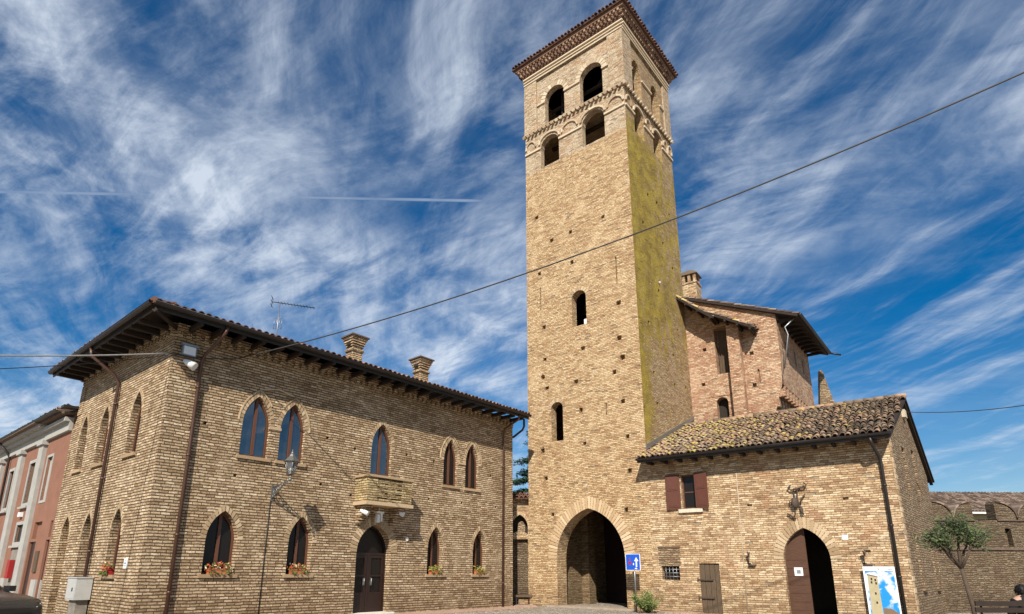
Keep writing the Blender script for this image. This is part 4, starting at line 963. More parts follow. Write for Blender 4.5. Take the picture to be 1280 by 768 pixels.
# shuttered window
wn = MB(); wn.ring(RF, rect(1.41, 1.85, 3.95, 5.17), rect(1.355, 1.905, 3.895, 5.225), -.24, -.18); wn.box(RF, 1.42, 1.85, 4.53, 4.57, -.23, -.19); wo = wn.build('window', 'window_wood', house)
b = MB(); b.face([RF.P(*p, -.21) for p in rect(1.4, 1.86, 3.94, 5.18)]); b.build('pane', 'dull_glass', wo)
b = MB(); b.box(RF, 1.22, 2.15, 3.74, 3.88, -.1, .10, 0, .9); b.build('sill', 'pale_stone', wo)
def shutter(u0, u1, o0, parent, ang=0.0):
    b = MB(); F = Face(RF.P(u0, 0, o0), -36.2+ang); wdt = u1-u0
    b.box(F, 0, wdt, 3.88, 5.26, .0, .035)
    for z0, z1 in ((3.96, 4.5), (4.62, 5.18)):
        b.box(F, .07, wdt-.07, z0, z1, .035, .05); b.box(F, .12, wdt-.12, z0+.06, z1-.06, .05, .06)
    return b.build('shutter', 'shutter_wood', parent)
shutter(.76, 1.32, .06, wo, 3); shutter(1.92, 2.42, .06, wo, -6)
# grilled window under a timber lintel
gw_ = MB(); gw_.box(RF, .26, 1.12, 1.74, 2.40, -.08, .012); gl_ = gw_.build('blocked_panel', 'rough_brick', house); gw_ = MB(); gw_.box(RF, .24, 1.14, 2.40, 2.47, -.08, .02); gw_.build('lintel', 'old_wood', house)
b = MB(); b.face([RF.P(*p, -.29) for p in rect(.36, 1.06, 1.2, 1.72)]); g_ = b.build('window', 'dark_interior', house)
b = MB()
for u in (.5, .64, .78, .92): b.tube([RF.P(u, 1.2, -.06), RF.P(u, 1.72, -.06)], .013, 5)
for z in (1.33, 1.47, 1.6): b.tube([RF.P(.36, z, -.06), RF.P(1.06, z, -.06)], .013, 5)
b.build('grille', 'galvanised', g_)
# little plank door
b = MB(); u = 1.83
for k in range(4): b.box(RF, 1.83+k*.183, 1.83+(k+1)*.183-.012, .04, 1.81-.02*(k % 2), -.11, -.05-.004*k)
sdo = b.build('door', 'old_wood', house, label='small weathered plank door with strap hinges')
for z in (.55, 1.2):
    b = MB(); b.box(RF, 1.72, 2.3, z, z+.05, -.045, .012); b.tube([RF.P(1.74, z-.05, .02), RF.P(1.74, z+.1, .02)], .02, 6)
    b.build('hinge', 'rusty_iron', sdo)
# wall conduit
b = MB(); b.tube([RF.P(3.50, 5.6, .012), RF.P(3.46, 3, .012), RF.P(3.42, .05, .012)], .012, 5); b.build('conduit', 'pale_stone', house)

# ironwork emblem above arched door
em = MB(); uc = 5.5
def c2(pts, r): em.tube([RF.P(a, z, o) for a, z, o in pts], r, 5)
c2([(uc-.18, 4.52, .1), (uc-.28, 4.42, .1), (uc-.2, 4.34, .1), (uc-.05, 4.36, .1), (uc+.12, 4.40, .1), (uc+.25, 4.40, .1), (uc+.32, 4.50, .1), (uc+.24, 4.56, .1)], .028)
c2([(uc-.12, 4.36, .08), (uc-.1, 4.1, .08), (uc-.15, 3.9, .1)], .018); c2([(uc+.02, 4.38, .08), (uc-.02, 4.0, .08), (uc+.05, 3.7, .1), (uc+.12, 3.45, .08)], .022)
c2([(uc+.25, 4.18, .1), (uc+.1, 4.0, .1), (uc+.06, 3.8, .1)], .025); c2([(uc-.3, 3.75, .08), (uc-.28, 3.95, .08), (uc-.15, 4.05, .1)], .016)
c2([(uc-.15, 3.75, .08), (uc-.12, 3.55, .08), (uc-.18, 3.42, .08)], .016); c2([(uc-.4, 3.52, .08), (uc-.28, 3.44, .08), (uc-.14, 3.32, .08)], .03)
em.ball(RF.P(uc-.1, 3.88, .12), .13, sc=(1, .6, 1.5)); em.ball(RF.P(uc+.08, 3.62, .1), .07, sc=(.7, .5, 2.0)); em.ball(RF.P(uc, 4.36, .1), .06, sc=(2.2, .6, .8))
em.tube([RF.P(uc, 4.3, 0), RF.P(uc, 4.36, .12)], .02, 5)
em.build('iron_emblem', 'rusty_iron', label='rusty wrought iron emblem hanging above the arched door of the low house', category='ironwork')
for u, z, lb in ((3.64, 2.05, 'small iron torch bracket left of the arched door of the low house'), (7.22, 2.05, 'small iron torch bracket just above the tall poster')):
    b = MB(); b.tube([RF.P(u, z-.3, .02), RF.P(u, z-.1, .12), RF.P(u+.05, z+.05, .2)], .02, 5); b.tube([RF.P(u+.05, z+.03, .2), RF.P(u+.05, z+.16, .2)], [.03, .06], 8); b.tube([RF.P(u-.1, z-.02, .1), RF.P(u+.08, z+.0, .14)], .014, 5); b.box(RF, u-.04, u+.06, z-.34, z-.22, 0, .03); b.box(RF, u-.02, u+.22, z-.32, z-.28, .0, .12) 
    b.build('torch_bracket', 'rusty_iron', label=lb, category='bracket', group='torch brackets beside the arched door')
b = MB(); b.box(RF, 6.68, 6.86, 2.58, 2.74, 0, .02); b.build('wall_tag', 'poster_white', label='small blank white tile on the bricks right of the arched door', category='tile')

# tall poster on its board
po = empty('poster_board', RF.P(7.58, 0, .16), 'tall blue poster of a tower and clouds leaning by the downpipe', 'poster')
PU0, PU1, PZ0, PZ1 = 7.16, 8.03, .02, 1.71
b = MB(); b.box(RF, PU0, PU1, PZ0, PZ1, .17, .20); b.build('board', 'poster_white', po)
b = MB(); b.box(RF, PU0+.05, PU1-.04, PZ0+.1, PZ1-.13, .2025, .205); pp = b.build('picture', 'poster_sky', po)
def flat(poly, o, mat, nm):
    b = MB(); b.prism(RF, poly, o-.002, o); b.build(nm, mat, pp)
flat([(7.56, .2), (7.99, .2), (7.99, .28), (7.8, .42), (7.58, .45)], .2085, 'poster_brown', 'house_print')
flat([(7.24, .12), (7.55, .12), (7.53, 1.40), (7.27, 1.46)], .2125, 'poster_tan', 'tower_print')
flat([(7.26, 1.44), (7.54, 1.375), (7.53, 1.41), (7.25, 1.48)], .216, 'poster_brown', 'tower_roof_print')
for u, z in ((7.34, 1.32), (7.44, 1.29), (7.33, 1.22), (7.45, 1.19), (7.40, .88), (7.40, .6)): flat(rect(u, u+.045, z-.035, z+.035), .2155, 'dark_interior', 'window_print')
b = MB(); b.prism(RF, [(7.57, 1.60), (7.60, 1.60), (7.60, 1.65), (7.585, 1.67), (7.57, 1.65)], .201, .203); b.build('lettering', 'print_grey', po); b = MB(); b.box(RF, 7.85, 7.97, 1.615, 1.635, .201, .203); b.build('lettering', 'print_grey', po); b = MB(); b.box(RF, 7.2, 7.24, 1.615, 1.635, .201, .203); b.build('lettering', 'print_grey', po); b = MB()
for a, c in ((7.22, 7.36), (7.38, 7.44), (7.86, 7.98)):
    b = MB(); b.box(RF, a, c, 1.545, 1.565, .2055, .2075); b.build('lettering', 'print_grey', po)

# traffic sign on its pole
sg = empty('traffic_sign', TF.P(5.70, 0, .85), 'square blue road sign with white and red arrows before the tower arch', 'road sign')
b = MB(); b.tube([TF.P(5.70, 0, .80), TF.P(5.70, 2.2, .80)], .03, 8); b.ball(TF.P(5.7, 2.2, .8), .032, 0, .5, 5); b.build('pole', 'galvanised', sg)
b = MB(); b.box(TF, 5.37, 5.99, 1.55, 2.18, .842, .862); b.build('plate', 'poster_white', sg)
b = MB(); b.box(TF, 5.39, 5.97, 1.57, 2.16, .864, .867); b.build('blue_field', 'blue_paint', sg)
b = MB(); b.prism(TF, [(5.80, 1.68), (5.86, 1.68), (5.86, 1.90), (5.92, 1.90), (5.83, 2.05), (5.74, 1.90), (5.80, 1.90)], .869, .872); b.box(TF, 5.76, 5.85, 1.60, 1.645, .869, .872); b.prism(TF, [(5.68, 1.76), (5.72, 1.74), (5.73, 1.82), (5.69, 1.83)], .869, .872); b.build('white_arrow', 'poster_white', sg)
b = MB(); b.prism(TF, [(5.54, 2.03), (5.54, 1.87), (5.49, 1.87), (5.555, 1.72), (5.62, 1.87), (5.57, 1.87), (5.57, 2.03)], .869, .872); b.build('red_arrow', 'sign_red', sg)
for z in (1.65, 2.05): b = MB(); b.box(TF, 5.64, 5.76, z, z+.03, .77, .842); b.build('clamp', 'galvanised', sg)

# shrub below the sign
sb = empty('shrub', RF.P(.05, 0, .8), 'loose pale green shrub at the foot of the tower corner', 'shrub')
cR = RF.P(.05, 0, .9); lfm = MB(); stm = MB()
for k in range(60):
    a = random.uniform(0, 2*math.pi); r = random.uniform(.05, .62); h = random.uniform(.35, .80)*(1-.4*r)
    tip = cR+V(math.cos(a)*r, math.sin(a)*r, h); stm.tube([cR+V(math.cos(a)*.05, math.sin(a)*.05, 0), tip], .006, 3)
    for q in range(7): add_leaves(lfm, cR.lerp(tip, .35+.11*q)+V(0, 0, .03), .09, 9, .035)
stm.build('stems', 'bark', sb); lfm.build('leaves', 'shrub_leaf', sb)

# ================================================================== KEEP behind (upper building)
keep = empty('old_keep', UP.P(2.4, 0, -3), 'old brick keep with a deep overhanging roof behind the low house', 'building')
b = MB(); UD = 6.3
kh = [rect(1.72, 2.36, 10.9, 13.3), rounded(1.55, 2.10, 8.45, 9.45, 9.72)]; kd = [.5, .4]
for a, z in ((3.38, 11.65), (3.36, 10.05), (2.85, 10.3), (1.2, 12.3), (1.0, 10.5)): kh.append(rect(a-.09, a+.09, z-.09, z+.09)); kd.append(.2)
for a, z in ((3.6, 10.45),): kh.append(rect(a-.04, a+.04, z-.35, z+.35)); kd.append(.1)
b.wall(UP, [(.1, 0), (4.1, 0), (4.1, 8.5), (4.56, 9.95), (4.60, 10.9), (4.6, 13.35), (.9, 15.0), (.1, 15.3)], kh, kd, caps=range(len(kh)))
b.box(UP, 2.42, 2.98, 0, 13.3, .0, .42)                    # pier
b.box(UP, 1.35, 2.25, 9.78, 9.9, -.02, .03)
# side: flush upper wall over a recessed lower wall
so = [rect(1.2, 1.6, 11.6, 12.4), rect(2.9, 3.3, 11.6, 12.4), rect(4.5, 4.8, 11.6, 12.4)]
b.wall(US, rect(0, UD, 9.85, 13.3), so, .3, caps=range(3))
b.face([US.P(0, 0, -.5), US.P(UD, 0, -.5), US.P(UD, 9.9, -.5), US.P(0, 9.9, -.5)], [(0, 0), (UD, 0), (UD, 9.9), (0, 9.9)])
b.face([US.P(0, 9.85, 0), US.P(UD, 9.85, 0), US.P(UD, 9.85, -.5), US.P(0, 9.85, -.5)], [(0, 0), (UD, 0), (UD, .5), (0, .5)])
b.face([US.P(UD, 0, -.5), US.P(UD, 0, -4.5), US.P(UD, 15, -4.5), US.P(UD, 13.3, 0), US.P(UD, 9.85, 0), US.P(UD, 9.85, -.5)], [(.5, 0), (4.5, 0), (4.5, 15), (0, 13.3), (0, 9.85), (.5, 9.85)])
kw = b.build('wall', 'keep_brick', keep)
b = MB(); u = .15
while u < UD-.2:
    b.prism(US, [(u, 9.80), (u+.26, 9.80), (u+.26, 8.9), (u, 8.9)], -.52, -.3, 0); b.box(US, u, u+.26, 9.35, 9.84, -.31, .0)
    b.prism(Face(US.P(u+.13, 0, 0), 50.5+90, False), [(0, 9.36), (.3, 9.36), (.45, 8.5)], -.13, .13) if False else None
    u += .55
b.build('corbels', 'keep_brick', keep)
b = MB(); a0, a1 = UP.P(.4, 15.35, .15), US.P(-.15, 13.05, 1.0)
a2, a3 = US.P(UD+.2, 13.05, 1.0), UP.P(.4, 15.35, -6.6)
slab(b, [a0, a1, a2, a3], .12, 1)
tiles(b, a1, a2-a1, a0-a1, (a2-a1).length, (a0-a1).length*.99, .22, .34, .09, seg=3)
kroof = b.build('roof', ['dark_tile', 'eave_wood'], keep)
b = MB(); gutter(b, a1+US.n*.05, a2+US.n*.05, US.n, .08); b.tube([a2+US.n*.05, a2+US.n*.3+V(.3, 0, -.15)], .05, 6); b.build('gutter', 'dark_gutter', keep)
b = MB(); u = .2
while u < UD: b.box(US, u, u+.11, 12.98, 13.12, -.1, .95); u += .65
b.build('rafters', 'eave_wood', keep)
b = MB(); b.tube([US.P(.1, 12.95, .75), US.P(.0, 12.6, .35), US.P(0, 12.2, .45), US.P(0, 10.6, .12)], .035, 6); b.build('downpipe', 'galvanised', keep)
# small lean-to canopies stepping down over the recess
for (u0, z0, u1, z1, o_, nm) in ((-.1, 15.45, 2.0, 13.55, 1.0, 'canopy'), (1.75, 13.85, 3.75, 12.62, 1.0, 'canopy')):
    b = MB(); q = [UP.P(u0, z0, o_), UP.P(u1, z1, o_), UP.P(u1, z1+.1, -.05), UP.P(u0, z0+.1, -.05)]; slab(b, q, .1, 1)
    dL = (q[1]-q[0]); tiles(b, q[1], q[2]-q[1], -dL, (q[2]-q[1]).length, dL.length, .22, .34, .09)
    for k in range(4): c0_ = q[0].lerp(q[1], .1+.27*k); b.box(Face((c0_.x, c0_.y), -36.2), 0, .09, c0_.z-.24, c0_.z-.1, -o_, -.02, 1)
    b.build(nm, ['roof_tile', 'eave_wood'], keep)
b = MB(); b.prism(UP, [(1.8, 10.95), (2.3, 10.95), (2.3, 13.25), (1.8, 13.25)], -.45, -.4)
for k in range(5): b.box(UP, 1.78+k*.115, 1.81+k*.115, 10.95, 12.4, -.4, -.36)
b.build('shutter', 'old_wood', keep)
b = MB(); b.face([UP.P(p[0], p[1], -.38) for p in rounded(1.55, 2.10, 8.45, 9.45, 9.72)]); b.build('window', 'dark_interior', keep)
c = MB(); c.box(UP, .10, .86, 14.6, 16.5, -1.6, -.80); c.box(UP, .06, .90, 16.5, 16.58, -1.64, -.76)
for a_, o_ in ((.12, -.96), (.12, -1.55), (.70, -.96), (.70, -1.55), (.42, -.96)): c.box(UP, a_, a_+.14, 16.62, 17.05, o_, o_+.14)
c.prism(UP, [(-.0, 17.05), (.96, 17.03), (.86, 17.15), (.5, 17.26), (.1, 17.17)], -1.66, -.74, 1, .15)
c.build('chimney', ['low_brick', 'roof_tile'], kroof)
# pointed pinnacle behind the keep
b = MB(); PN = Face((17.6, 31.6), -10); 
b.prism(PN, [(.2, 0), (1.7, 0), (1.16, 10.3), (.72, 12.45), (.60, 12.45), (.36, 10.3)], -.32, 0)
b.build('brick_pinnacle', 'rough_brick', label='narrow pointed brick pinnacle rising behind the keep roof', category='pinnacle')

# ================================================================== RIGHT BACKGROUND
cw = empty('courtyard_wall', (22, 24.8, 0), 'dark rough brick courtyard wall behind the bench at right', 'wall')
CW = Face((17.9, 24.9), 0.0); CW.n = V(0, -1)
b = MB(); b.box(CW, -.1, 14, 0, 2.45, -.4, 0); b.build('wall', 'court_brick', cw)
b = MB(); b.box(CW, -.1, 14, 2.45, 2.54, -.45, .06, 0, .3); b.build('coping', 'dark_tile', cw)
mw = empty('battlement_wall', (26, 30, 0), 'brick battlement wall with swallow-tail merlons behind the courtyard wall', 'wall')
BW = Face((20.0, 30.0), 0.0); BW.n = V(0, -1)
b = MB(); zb = 4.12
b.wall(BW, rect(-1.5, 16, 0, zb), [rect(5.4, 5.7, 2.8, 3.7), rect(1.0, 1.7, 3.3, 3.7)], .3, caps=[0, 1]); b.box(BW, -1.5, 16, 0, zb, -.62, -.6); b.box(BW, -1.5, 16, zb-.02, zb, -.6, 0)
b.build('wall', 'court_brick', mw)
def sw(c, wd=1.0, h=.85):
    n = 6; P = [(c-wd, zb), (c-.03, zb), (c-.03, zb+.08)]
    for k in range(1, n+1): a = math.pi/2*k/n; P.append((c-.03-(wd-.03)*math.sin(a)*.98, zb+.08+(h-.08)*(1-math.cos(a))**.6))
    return P
for c0_ in (2.95, 6.15, 9.35, 12.5):
    b = MB()
    for sgn in (-1, 1):
        poly = []
        n = 7
        for k in range(n+1):
            a = math.pi/2*k/n; poly.append((c0_+sgn*(.04+.9*(1-math.cos(a))), zb+.08+.78*math.sin(a)))
        poly.append((c0_+sgn*1.03, zb+.80)); poly.append((c0_+sgn*1.03, zb+.003)); poly.append((c0_+sgn*.04, zb+.003))
        b.prism(BW, poly if sgn < 0 else poly[::-1], -.58, -.02)
    mo = b.build('merlon', 'court_brick', mw)
    b = MB()
    for sgn in (-1, 1):
        A = []; B = []
        for k in range(8):
            a = math.pi/2*k/7; A.append((c0_+sgn*(.04+.9*(1-math.cos(a))), zb+.082+.78*math.sin(a))); B.append((c0_+sgn*(-.0+.9*(1-math.cos(a))), zb+.15+.78*math.sin(a)))
        b.ring(BW, A, B, -.62, .05, closed=False, blocks=True)
    b.build('cap', 'dark_tile', mo)
    b = MB(); b.box(BW, c0_-1.05, c0_+1.05, zb-.07, zb-.01, .002, .07, 0, .2); b.build('string_course', 'dark_tile', mw)
hb = empty('tiled_house', (34, 44, 0), 'distant house with a wide dark tiled roof behind the battlements', 'house')
HB = Face((28.8, 41.0), 0.0); HB.n = V(0, -1)
b = MB(); b.box(HB, .6, 20, 0, 5.5, -7, 0); b.build('wall', 'yellow_plaster', hb)
b = MB(); q = [HB.P(.2, 5.55, .6), HB.P(20, 5.55, .6), HB.P(20, 7.35, -3.6), HB.P(2.5, 7.35, -3.6)]; slab(b, q, .1, 1); slab(b, [HB.P(20, 7.35, -3.6), HB.P(20, 5.5, -7.6), HB.P(.2, 5.5, -7.6), HB.P(2.5, 7.35, -3.6)], .1, 1)
slab(b, [HB.P(.2, 5.5, -7.6), HB.P(.2, 5.55, .6), HB.P(2.5, 7.35, -3.6)], .1, 1)
tiles(b, HB.P(.2, 5.55, .6), HB.d, q[2]-q[1], 19.8, (q[2]-q[1]).length, .24, .38, .1, seg=4, clip=lambda u, s: u > s*.52-.1)
hbr = b.build('roof', ['dark_tile', 'eave_wood'], hb)
b = MB(); b.box(HB, .2, 20, 5.42, 5.54, .58, .68); b.build('gutter', 'white_paint', hb)
b = MB(); b.box(HB, 1.55, 1.95, 6.2, 7.0, -2.6, -2.2); b.box(HB, 1.5, 2.0, 7.0, 7.25, -2.65, -2.15, 1); b.build('chimney', ['pale_arch_brick', 'dark_tile'], hbr)
b = MB(); b.box(HB, 2.6, 3.3, 6.3, 6.75, -3.0, -2.5); b.ball(HB.P(2.95, 6.8, -2.7), .25); b.build('roof_vent', 'white_paint', hbr)
an = empty('tv_aerial', HB.P(2.75, 6.6, -2.5), 'small aerial mast on the distant house roof', 'antenna')
b = MB(); p0 = HB.P(2.75, 6.3, -2.5); b.tube([p0, p0+V(0, 0, 1.9)], .025, 5); b.build('mast', 'galvanised', an)
b = MB()
for k in range(5): b.tube([p0+V(-.3, 0, 1.2+k*.15), p0+V(.3, 0, 1.2+k*.15)], .012, 4)
b.tube([p0+V(-.3, 0, 1.9), p0+V(.3, 0, 1.5)], .012, 4); b.build('elements', 'galvanised', an)

# small spreading tree before the courtyard wall
tr = empty('small_tree', (10.75, 14.05, 0), 'small tree with a forked thin trunk beside the gable of the low house', 'tree')
b = MB(); B0 = V(10.83, 14.05, 0)
b.tube([B0, B0+V(-.02, 0, .8), B0+V(-.12, 0, 1.62)], [.06, .045, .038], 8)
fk = B0+V(-.12, 0, 1.62); tips = []
for dxy in ((-.32, .1, .55), (.28, -.1, .6), (-.08, .2, .85), (.48, .15, .72), (-.50, -.1, .60), (.2, .1, .95)):
    t1 = fk+V(dxy[0]*.5, dxy[1], dxy[2]*.5); t2 = fk+V(*dxy); b.tube([fk, t1, t2], [.04, .028, .014], 6); tips.append(t2)
    for _ in range(5):
        t3 = t2+V(random.uniform(-.3, .3), random.uniform(-.3, .3), random.uniform(-.08, .28)); b.tube([t1.lerp(t2, .6), t3], .009, 4); tips.append(t3)
b.build('trunk', 'bark', tr)
b = MB()
for t3 in tips: add_leaves(b, t3, .22, 85, .036, (1.15, 1.15, .75))
add_leaves(b, fk+V(.2, 0, .80), .42, 420, .036, (1.3, 1.2, .62), shell=.1); add_leaves(b, fk+V(-.42, 0, .55), .3, 240, .036, (1.3, 1.1, .7), shell=.1); add_leaves(b, fk+V(.52, 0, .50), .25, 160, .036, (1.2, 1.1, .8), shell=.1); add_leaves(b, fk+V(.0, 0, 1.02), .25, 160, .036, (1.4, 1.1, .6), shell=.1)
b.build('crown', 'olive_leaf', tr)
# cedar behind the linking wall
ce = empty('cedar_tree', (3.0, 36, 0), 'dark cedar branches showing between the hall and the tower', 'tree')
b = MB(); b.tube([V(3.0, 36, 0), V(3.0, 36, 12)], .3, 10, r1=.06); b.build('trunk', 'bark', ce)
b = MB()
for z in [x*.62+2.6 for x in range(14)]:
    for k in range(7):
        a = random.uniform(0, 2*math.pi); L = (12.4-z)*.42*random.uniform(.7, 1)
        base_ = V(3.0, 36, z)
        for q in range(int(L*60)):
            f = random.random()**.7; p = base_+V(math.cos(a)*L*f, math.sin(a)*L*f, .35*f-.55*f*f) + V(random.gauss(0, .16*f+.05), random.gauss(0, .16*f+.05), random.gauss(0, .05)-.08)
            for _ in range(4):
                dd_ = V(random.gauss(0, 1), random.gauss(0, 1), random.gauss(-.4, .4)).normalized(); o_ = dd_.orthogonal().normalized()*.03; b.face([p-o_, p+dd_*.14-o_*.2, p+dd_*.14+o_*.2, p+o_], None, 0, random.random())
b.build('crown', 'cedar_leaf', ce)

# park bench, seen from behind, and the person on it
BN = Face((9.15, 11.9), 0.0); BN.n = V(0, -1)
pb = empty('park_bench', BN.P(1.0, 0, -.3), 'slatted dark park bench at the right edge facing the courtyard wall', 'bench')
b = MB()
for k in range(4): b.box(BN, 0, 2.0, .56+k*.118, .56+k*.118+.09, .0+.02*k, .03+.02*k)
b.build('backrest', 'eave_wood', pb)
b = MB()
for k in range(4): b.box(BN, 0, 2.0, .42, .455, -.12-k*.115, -.03-k*.115)
b.build('seat', 'eave_wood', pb)
for u in (.12, 1.82):
    b = MB(); b.box(BN, u, u+.05, 0, .42, -.06, -.01); b.box(BN, u, u+.05, 0, .42, -.48, -.43); b.box(BN, u, u+.05, .38, .42, -.48, -.01); b.tube([BN.P(u+.025, .4, -.03), BN.P(u+.025, 1.02, .03)], .02, 5); b.build('leg', 'iron', pb)

def person(base, face_dir):
    """seated figure, seen from behind: one skinned body, clothing and hair as children"""
    fx = Vector(face_dir).normalized(); sx = fx.cross(V(0, 0, 1)).normalized()
    root = empty('person', base, 'person in black with short dark hair seated on the park bench', 'person')
    def skin(name, chain, mat, par):
        me = bpy.data.meshes.new(name); vs = []; es = []; rs = []
        for pts in chain:
            prev = None
            for (a, f, z, r, *link) in pts:
                p = sx*a + fx*f + V(0, 0, z)
                hit = next((i for i, q in enumerate(vs) if (Vector(q)-p).length < 1e-4), None)
                if hit is None: vs.append(tuple(p)); rs.append(r); hit = len(vs)-1
                if prev is not None and prev != hit: es.append((prev, hit))
                prev = hit
        me.from_pydata(vs, es, [])
        o = bpy.data.objects.new(name, me); COL.objects.link(o); o.parent = par
        mo = o.modifiers.new('skin', 'SKIN'); mo.use_smooth_shade = True
        for i, r in enumerate(rs): me.skin_vertices[0].data[i].radius = (r, r) if not isinstance(r, tuple) else r
        me.skin_vertices[0].data[0].use_root = True
        o.modifiers.new('sub', 'SUBSURF').levels = 1; o.modifiers['sub'].render_levels = 2
        me.materials.append(M[mat]); return o
    hz_ = .55
    pel = (0, 0, hz_, .15)
    def arm(s): 
        c = [(0, -.02, 1.02, .12), (s*.19, -.02, 1.0, .065), (s*.25, .04, .74, .048), (s*.16, .27, .64, .036), (s*.11, .36, .63, .03)]
        return c
    chains = [[pel, (0, -.03, .78, .135), (0, -.02, 1.02, .12), (0, .0, 1.11, .05), (0, .015, 1.16, .05)]]
    chains += [arm(s) for s in (-1, 1)]
    for s in (-1, 1): chains.append([pel, (s*.1, .05, hz_-.0, .09), (s*.12, .46, hz_-.02, .065), (s*.12, .48, .30, .05), (s*.12, .46, .08, .04), (s*.12, .60, .04, .035)])
    for s in (-1, 1):
        for q, L in enumerate((.055, .065, .06, .05)):
            chains.append([(s*.11, .36, .63, .03), (s*.11+(q-1.5)*.018, .42, .63, .011), (s*.11+(q-1.5)*.02, .42+L*.6, .615, .009), (s*.11+(q-1.5)*.02, .42+L, .595, .008)])
        chains.append([(s*.11, .36, .63, .03), (s*.08, .39, .65, .011), (s*.065, .42, .645, .009)])
    body = skin('body', chains, 'skin', root)
    # head with a face, as one mesh
    h = MB(); hc = Vector(base)+fx*.02+V(0, 0, 1.16)
    h.ball(hc, .098, n=12, sc=(.86, 1.0, 1.22)); nose = hc+fx*.098; h.tube([nose+V(0, 0, .02), nose+fx*.02-V(0, 0, .03), nose-V(0, 0, .04)], [.008, .014, .008], 6)
    for s in (-1, 1): h.ball(hc+sx*s*.085+V(0, 0, -.01), .026, sc=(.5, .6, 1.1), n=6); h.ball(hc+sx*s*.033+fx*.084+V(0, 0, .015), .013, n=5)
    h.tube([hc+fx*.088+sx*-.025-V(0, 0, .062), hc+fx*.096-V(0, 0, .06), hc+fx*.088+sx*.025-V(0, 0, .062)], .006, 5)
    h.build('head', 'skin', root)
    hr_ = MB(); hr_.ball(hc-fx*.035-V(0, 0, .085), .088, n=8); hr_.ball(hc-fx*.018+V(0, 0, .024), .107, n=12, sc=(.92, 1.0, 1.16)); add_leaves(hr_, hc-fx*.02+V(0, 0, .02), .118, 500, .022, (.9, .95, 1.1), shell=.92)
    hr_.v = [tuple(v_) for v_ in hr_.v]
    hr_.build('hair', 'hair', root)
    jk = [[(0, -.01, hz_+.02, .175), (0, -.04, .80, .165), (0, -.03, .98, .15), (0, -.02, 1.07, .10), (0, .0, 1.10, .075)]]
    for s in (-1, 1): jk.append([(0, -.03, .98, .15), (s*.19, -.02, .99, .085), (s*.255, .04, .74, .066), (s*.165, .27, .645, .05)])
    skin('jacket', jk, 'black_cloth', root)
    cl_ = MB(); cl_.tube([Vector(base)-fx*.02+V(0, 0, .98), Vector(base)-fx*.01+V(0, 0, 1.10), Vector(base)+V(0, 0, 1.135)], [.15, .085, .072], 14); cl_.build('collar', 'black_cloth', root)
    tk = [[(0, 0, hz_, .17)]]
    for s in (-1, 1): tk.append([(0, 0, hz_, .17), (s*.1, .05, hz_, .11), (s*.12, .46, hz_-.02, .082), (s*.12, .48, .30, .065), (s*.12, .46, .1, .055)])
    skin('trousers', tk[1:], 'black_cloth', root)
    return root
person(BN.P(1.22, 0, -.26), (0, 1, 0))

# ================================================================== ORANGE HOUSE (far left) and the car
OH = Face(HS.P(8.42, 0), 139.6)
oh = empty('orange_house', OH.P(5, 0, -3), 'orange plastered house with white pilasters at the far left', 'house')
b = MB(); K = -.42
wins = [rect(K+4.56, K+5.39, 4.05, 5.70), rect(K+2.22, K+2.90, 4.0, 5.68), rect(K+4.3, K+5.5, 2.50, 3.18), rect(K+1.95, K+2.95, 2.56, 3.18), rect(K+2.3, K+3.18, .03, 2.45), rect(K+.55, K+1.02, .03, 2.48), rect(K+.55, K+.85, 2.56, 3.15), rect(K+8.0, K+8.8, 4.05, 5.7), rect(K+10.8, K+11.6, 4.05, 5.7)]
b.wall(OH, rect(0, 22, 0, 7.1), wins, .12, caps=[1, 3, 6]); 
b.face([OH.P(0, 0), OH.P(0, 0, -7), OH.P(0, 7.1, -7), OH.P(0, 7.1)]); b.build('wall', 'orange_plaster', oh)
for u in (K+3.35, K+6.55, K+10.2, K+14.2):
    b = MB(); b.box(OH, u, u+.62, 0, 6.25, 0, .14); b.box(OH, u-.08, u+.70, 6.25, 6.42, 0, .22); b.box(OH, u-.05, u+.67, 0, .5, .0, .18); b.build('pilaster', 'white_plaster', oh)
b = MB(); b.box(OH, 0, 22, 6.42, 6.75, 0, .12); b.box(OH, 0, 22, 6.75, 6.9, 0, .28); b.box(OH, K+3.1, 22, 6.9, 7.02, 0, .45); b.build('cornice', 'white_plaster', oh)
b = MB(); b.box(OH, 0, K+3.2, 7.0, 7.1, -.1, .42); b.box(OH, K+3.2, 22, 7.02, 7.14, -.1, .62)
slab(b, [OH.P(0, 7.12, .5), OH.P(22, 7.12, .62), OH.P(22, 8.3, -3.5), OH.P(0, 8.3, -3.5)], .08); slab(b, [OH.P(0, 8.3, -3.5), OH.P(22, 8.3, -3.5), OH.P(22, 7.1, -7.2), OH.P(0, 7.1, -7.2)], .08)
tiles(b, OH.P(0, 7.12, .5), OH.d, V(0, 0, 1.2)-OH.n*4, 22, 4.1, .23, .36, .09, seg=3); b.build('roof', 'dark_tile', oh)
b = MB(); gutter(b, OH.P(0, 7.12, .55), OH.P(22, 7.12, .68), OH.n, .08); b.build('gutter', 'dark_gutter', oh)
downpipe([OH.P(K+9.2, 7.05, .6), OH.P(K+9.1, 6.6, .2), OH.P(K+9.1, 6.4, .1), OH.P(K+8.9, .05, .1)], oh, 'dark_gutter', .05)
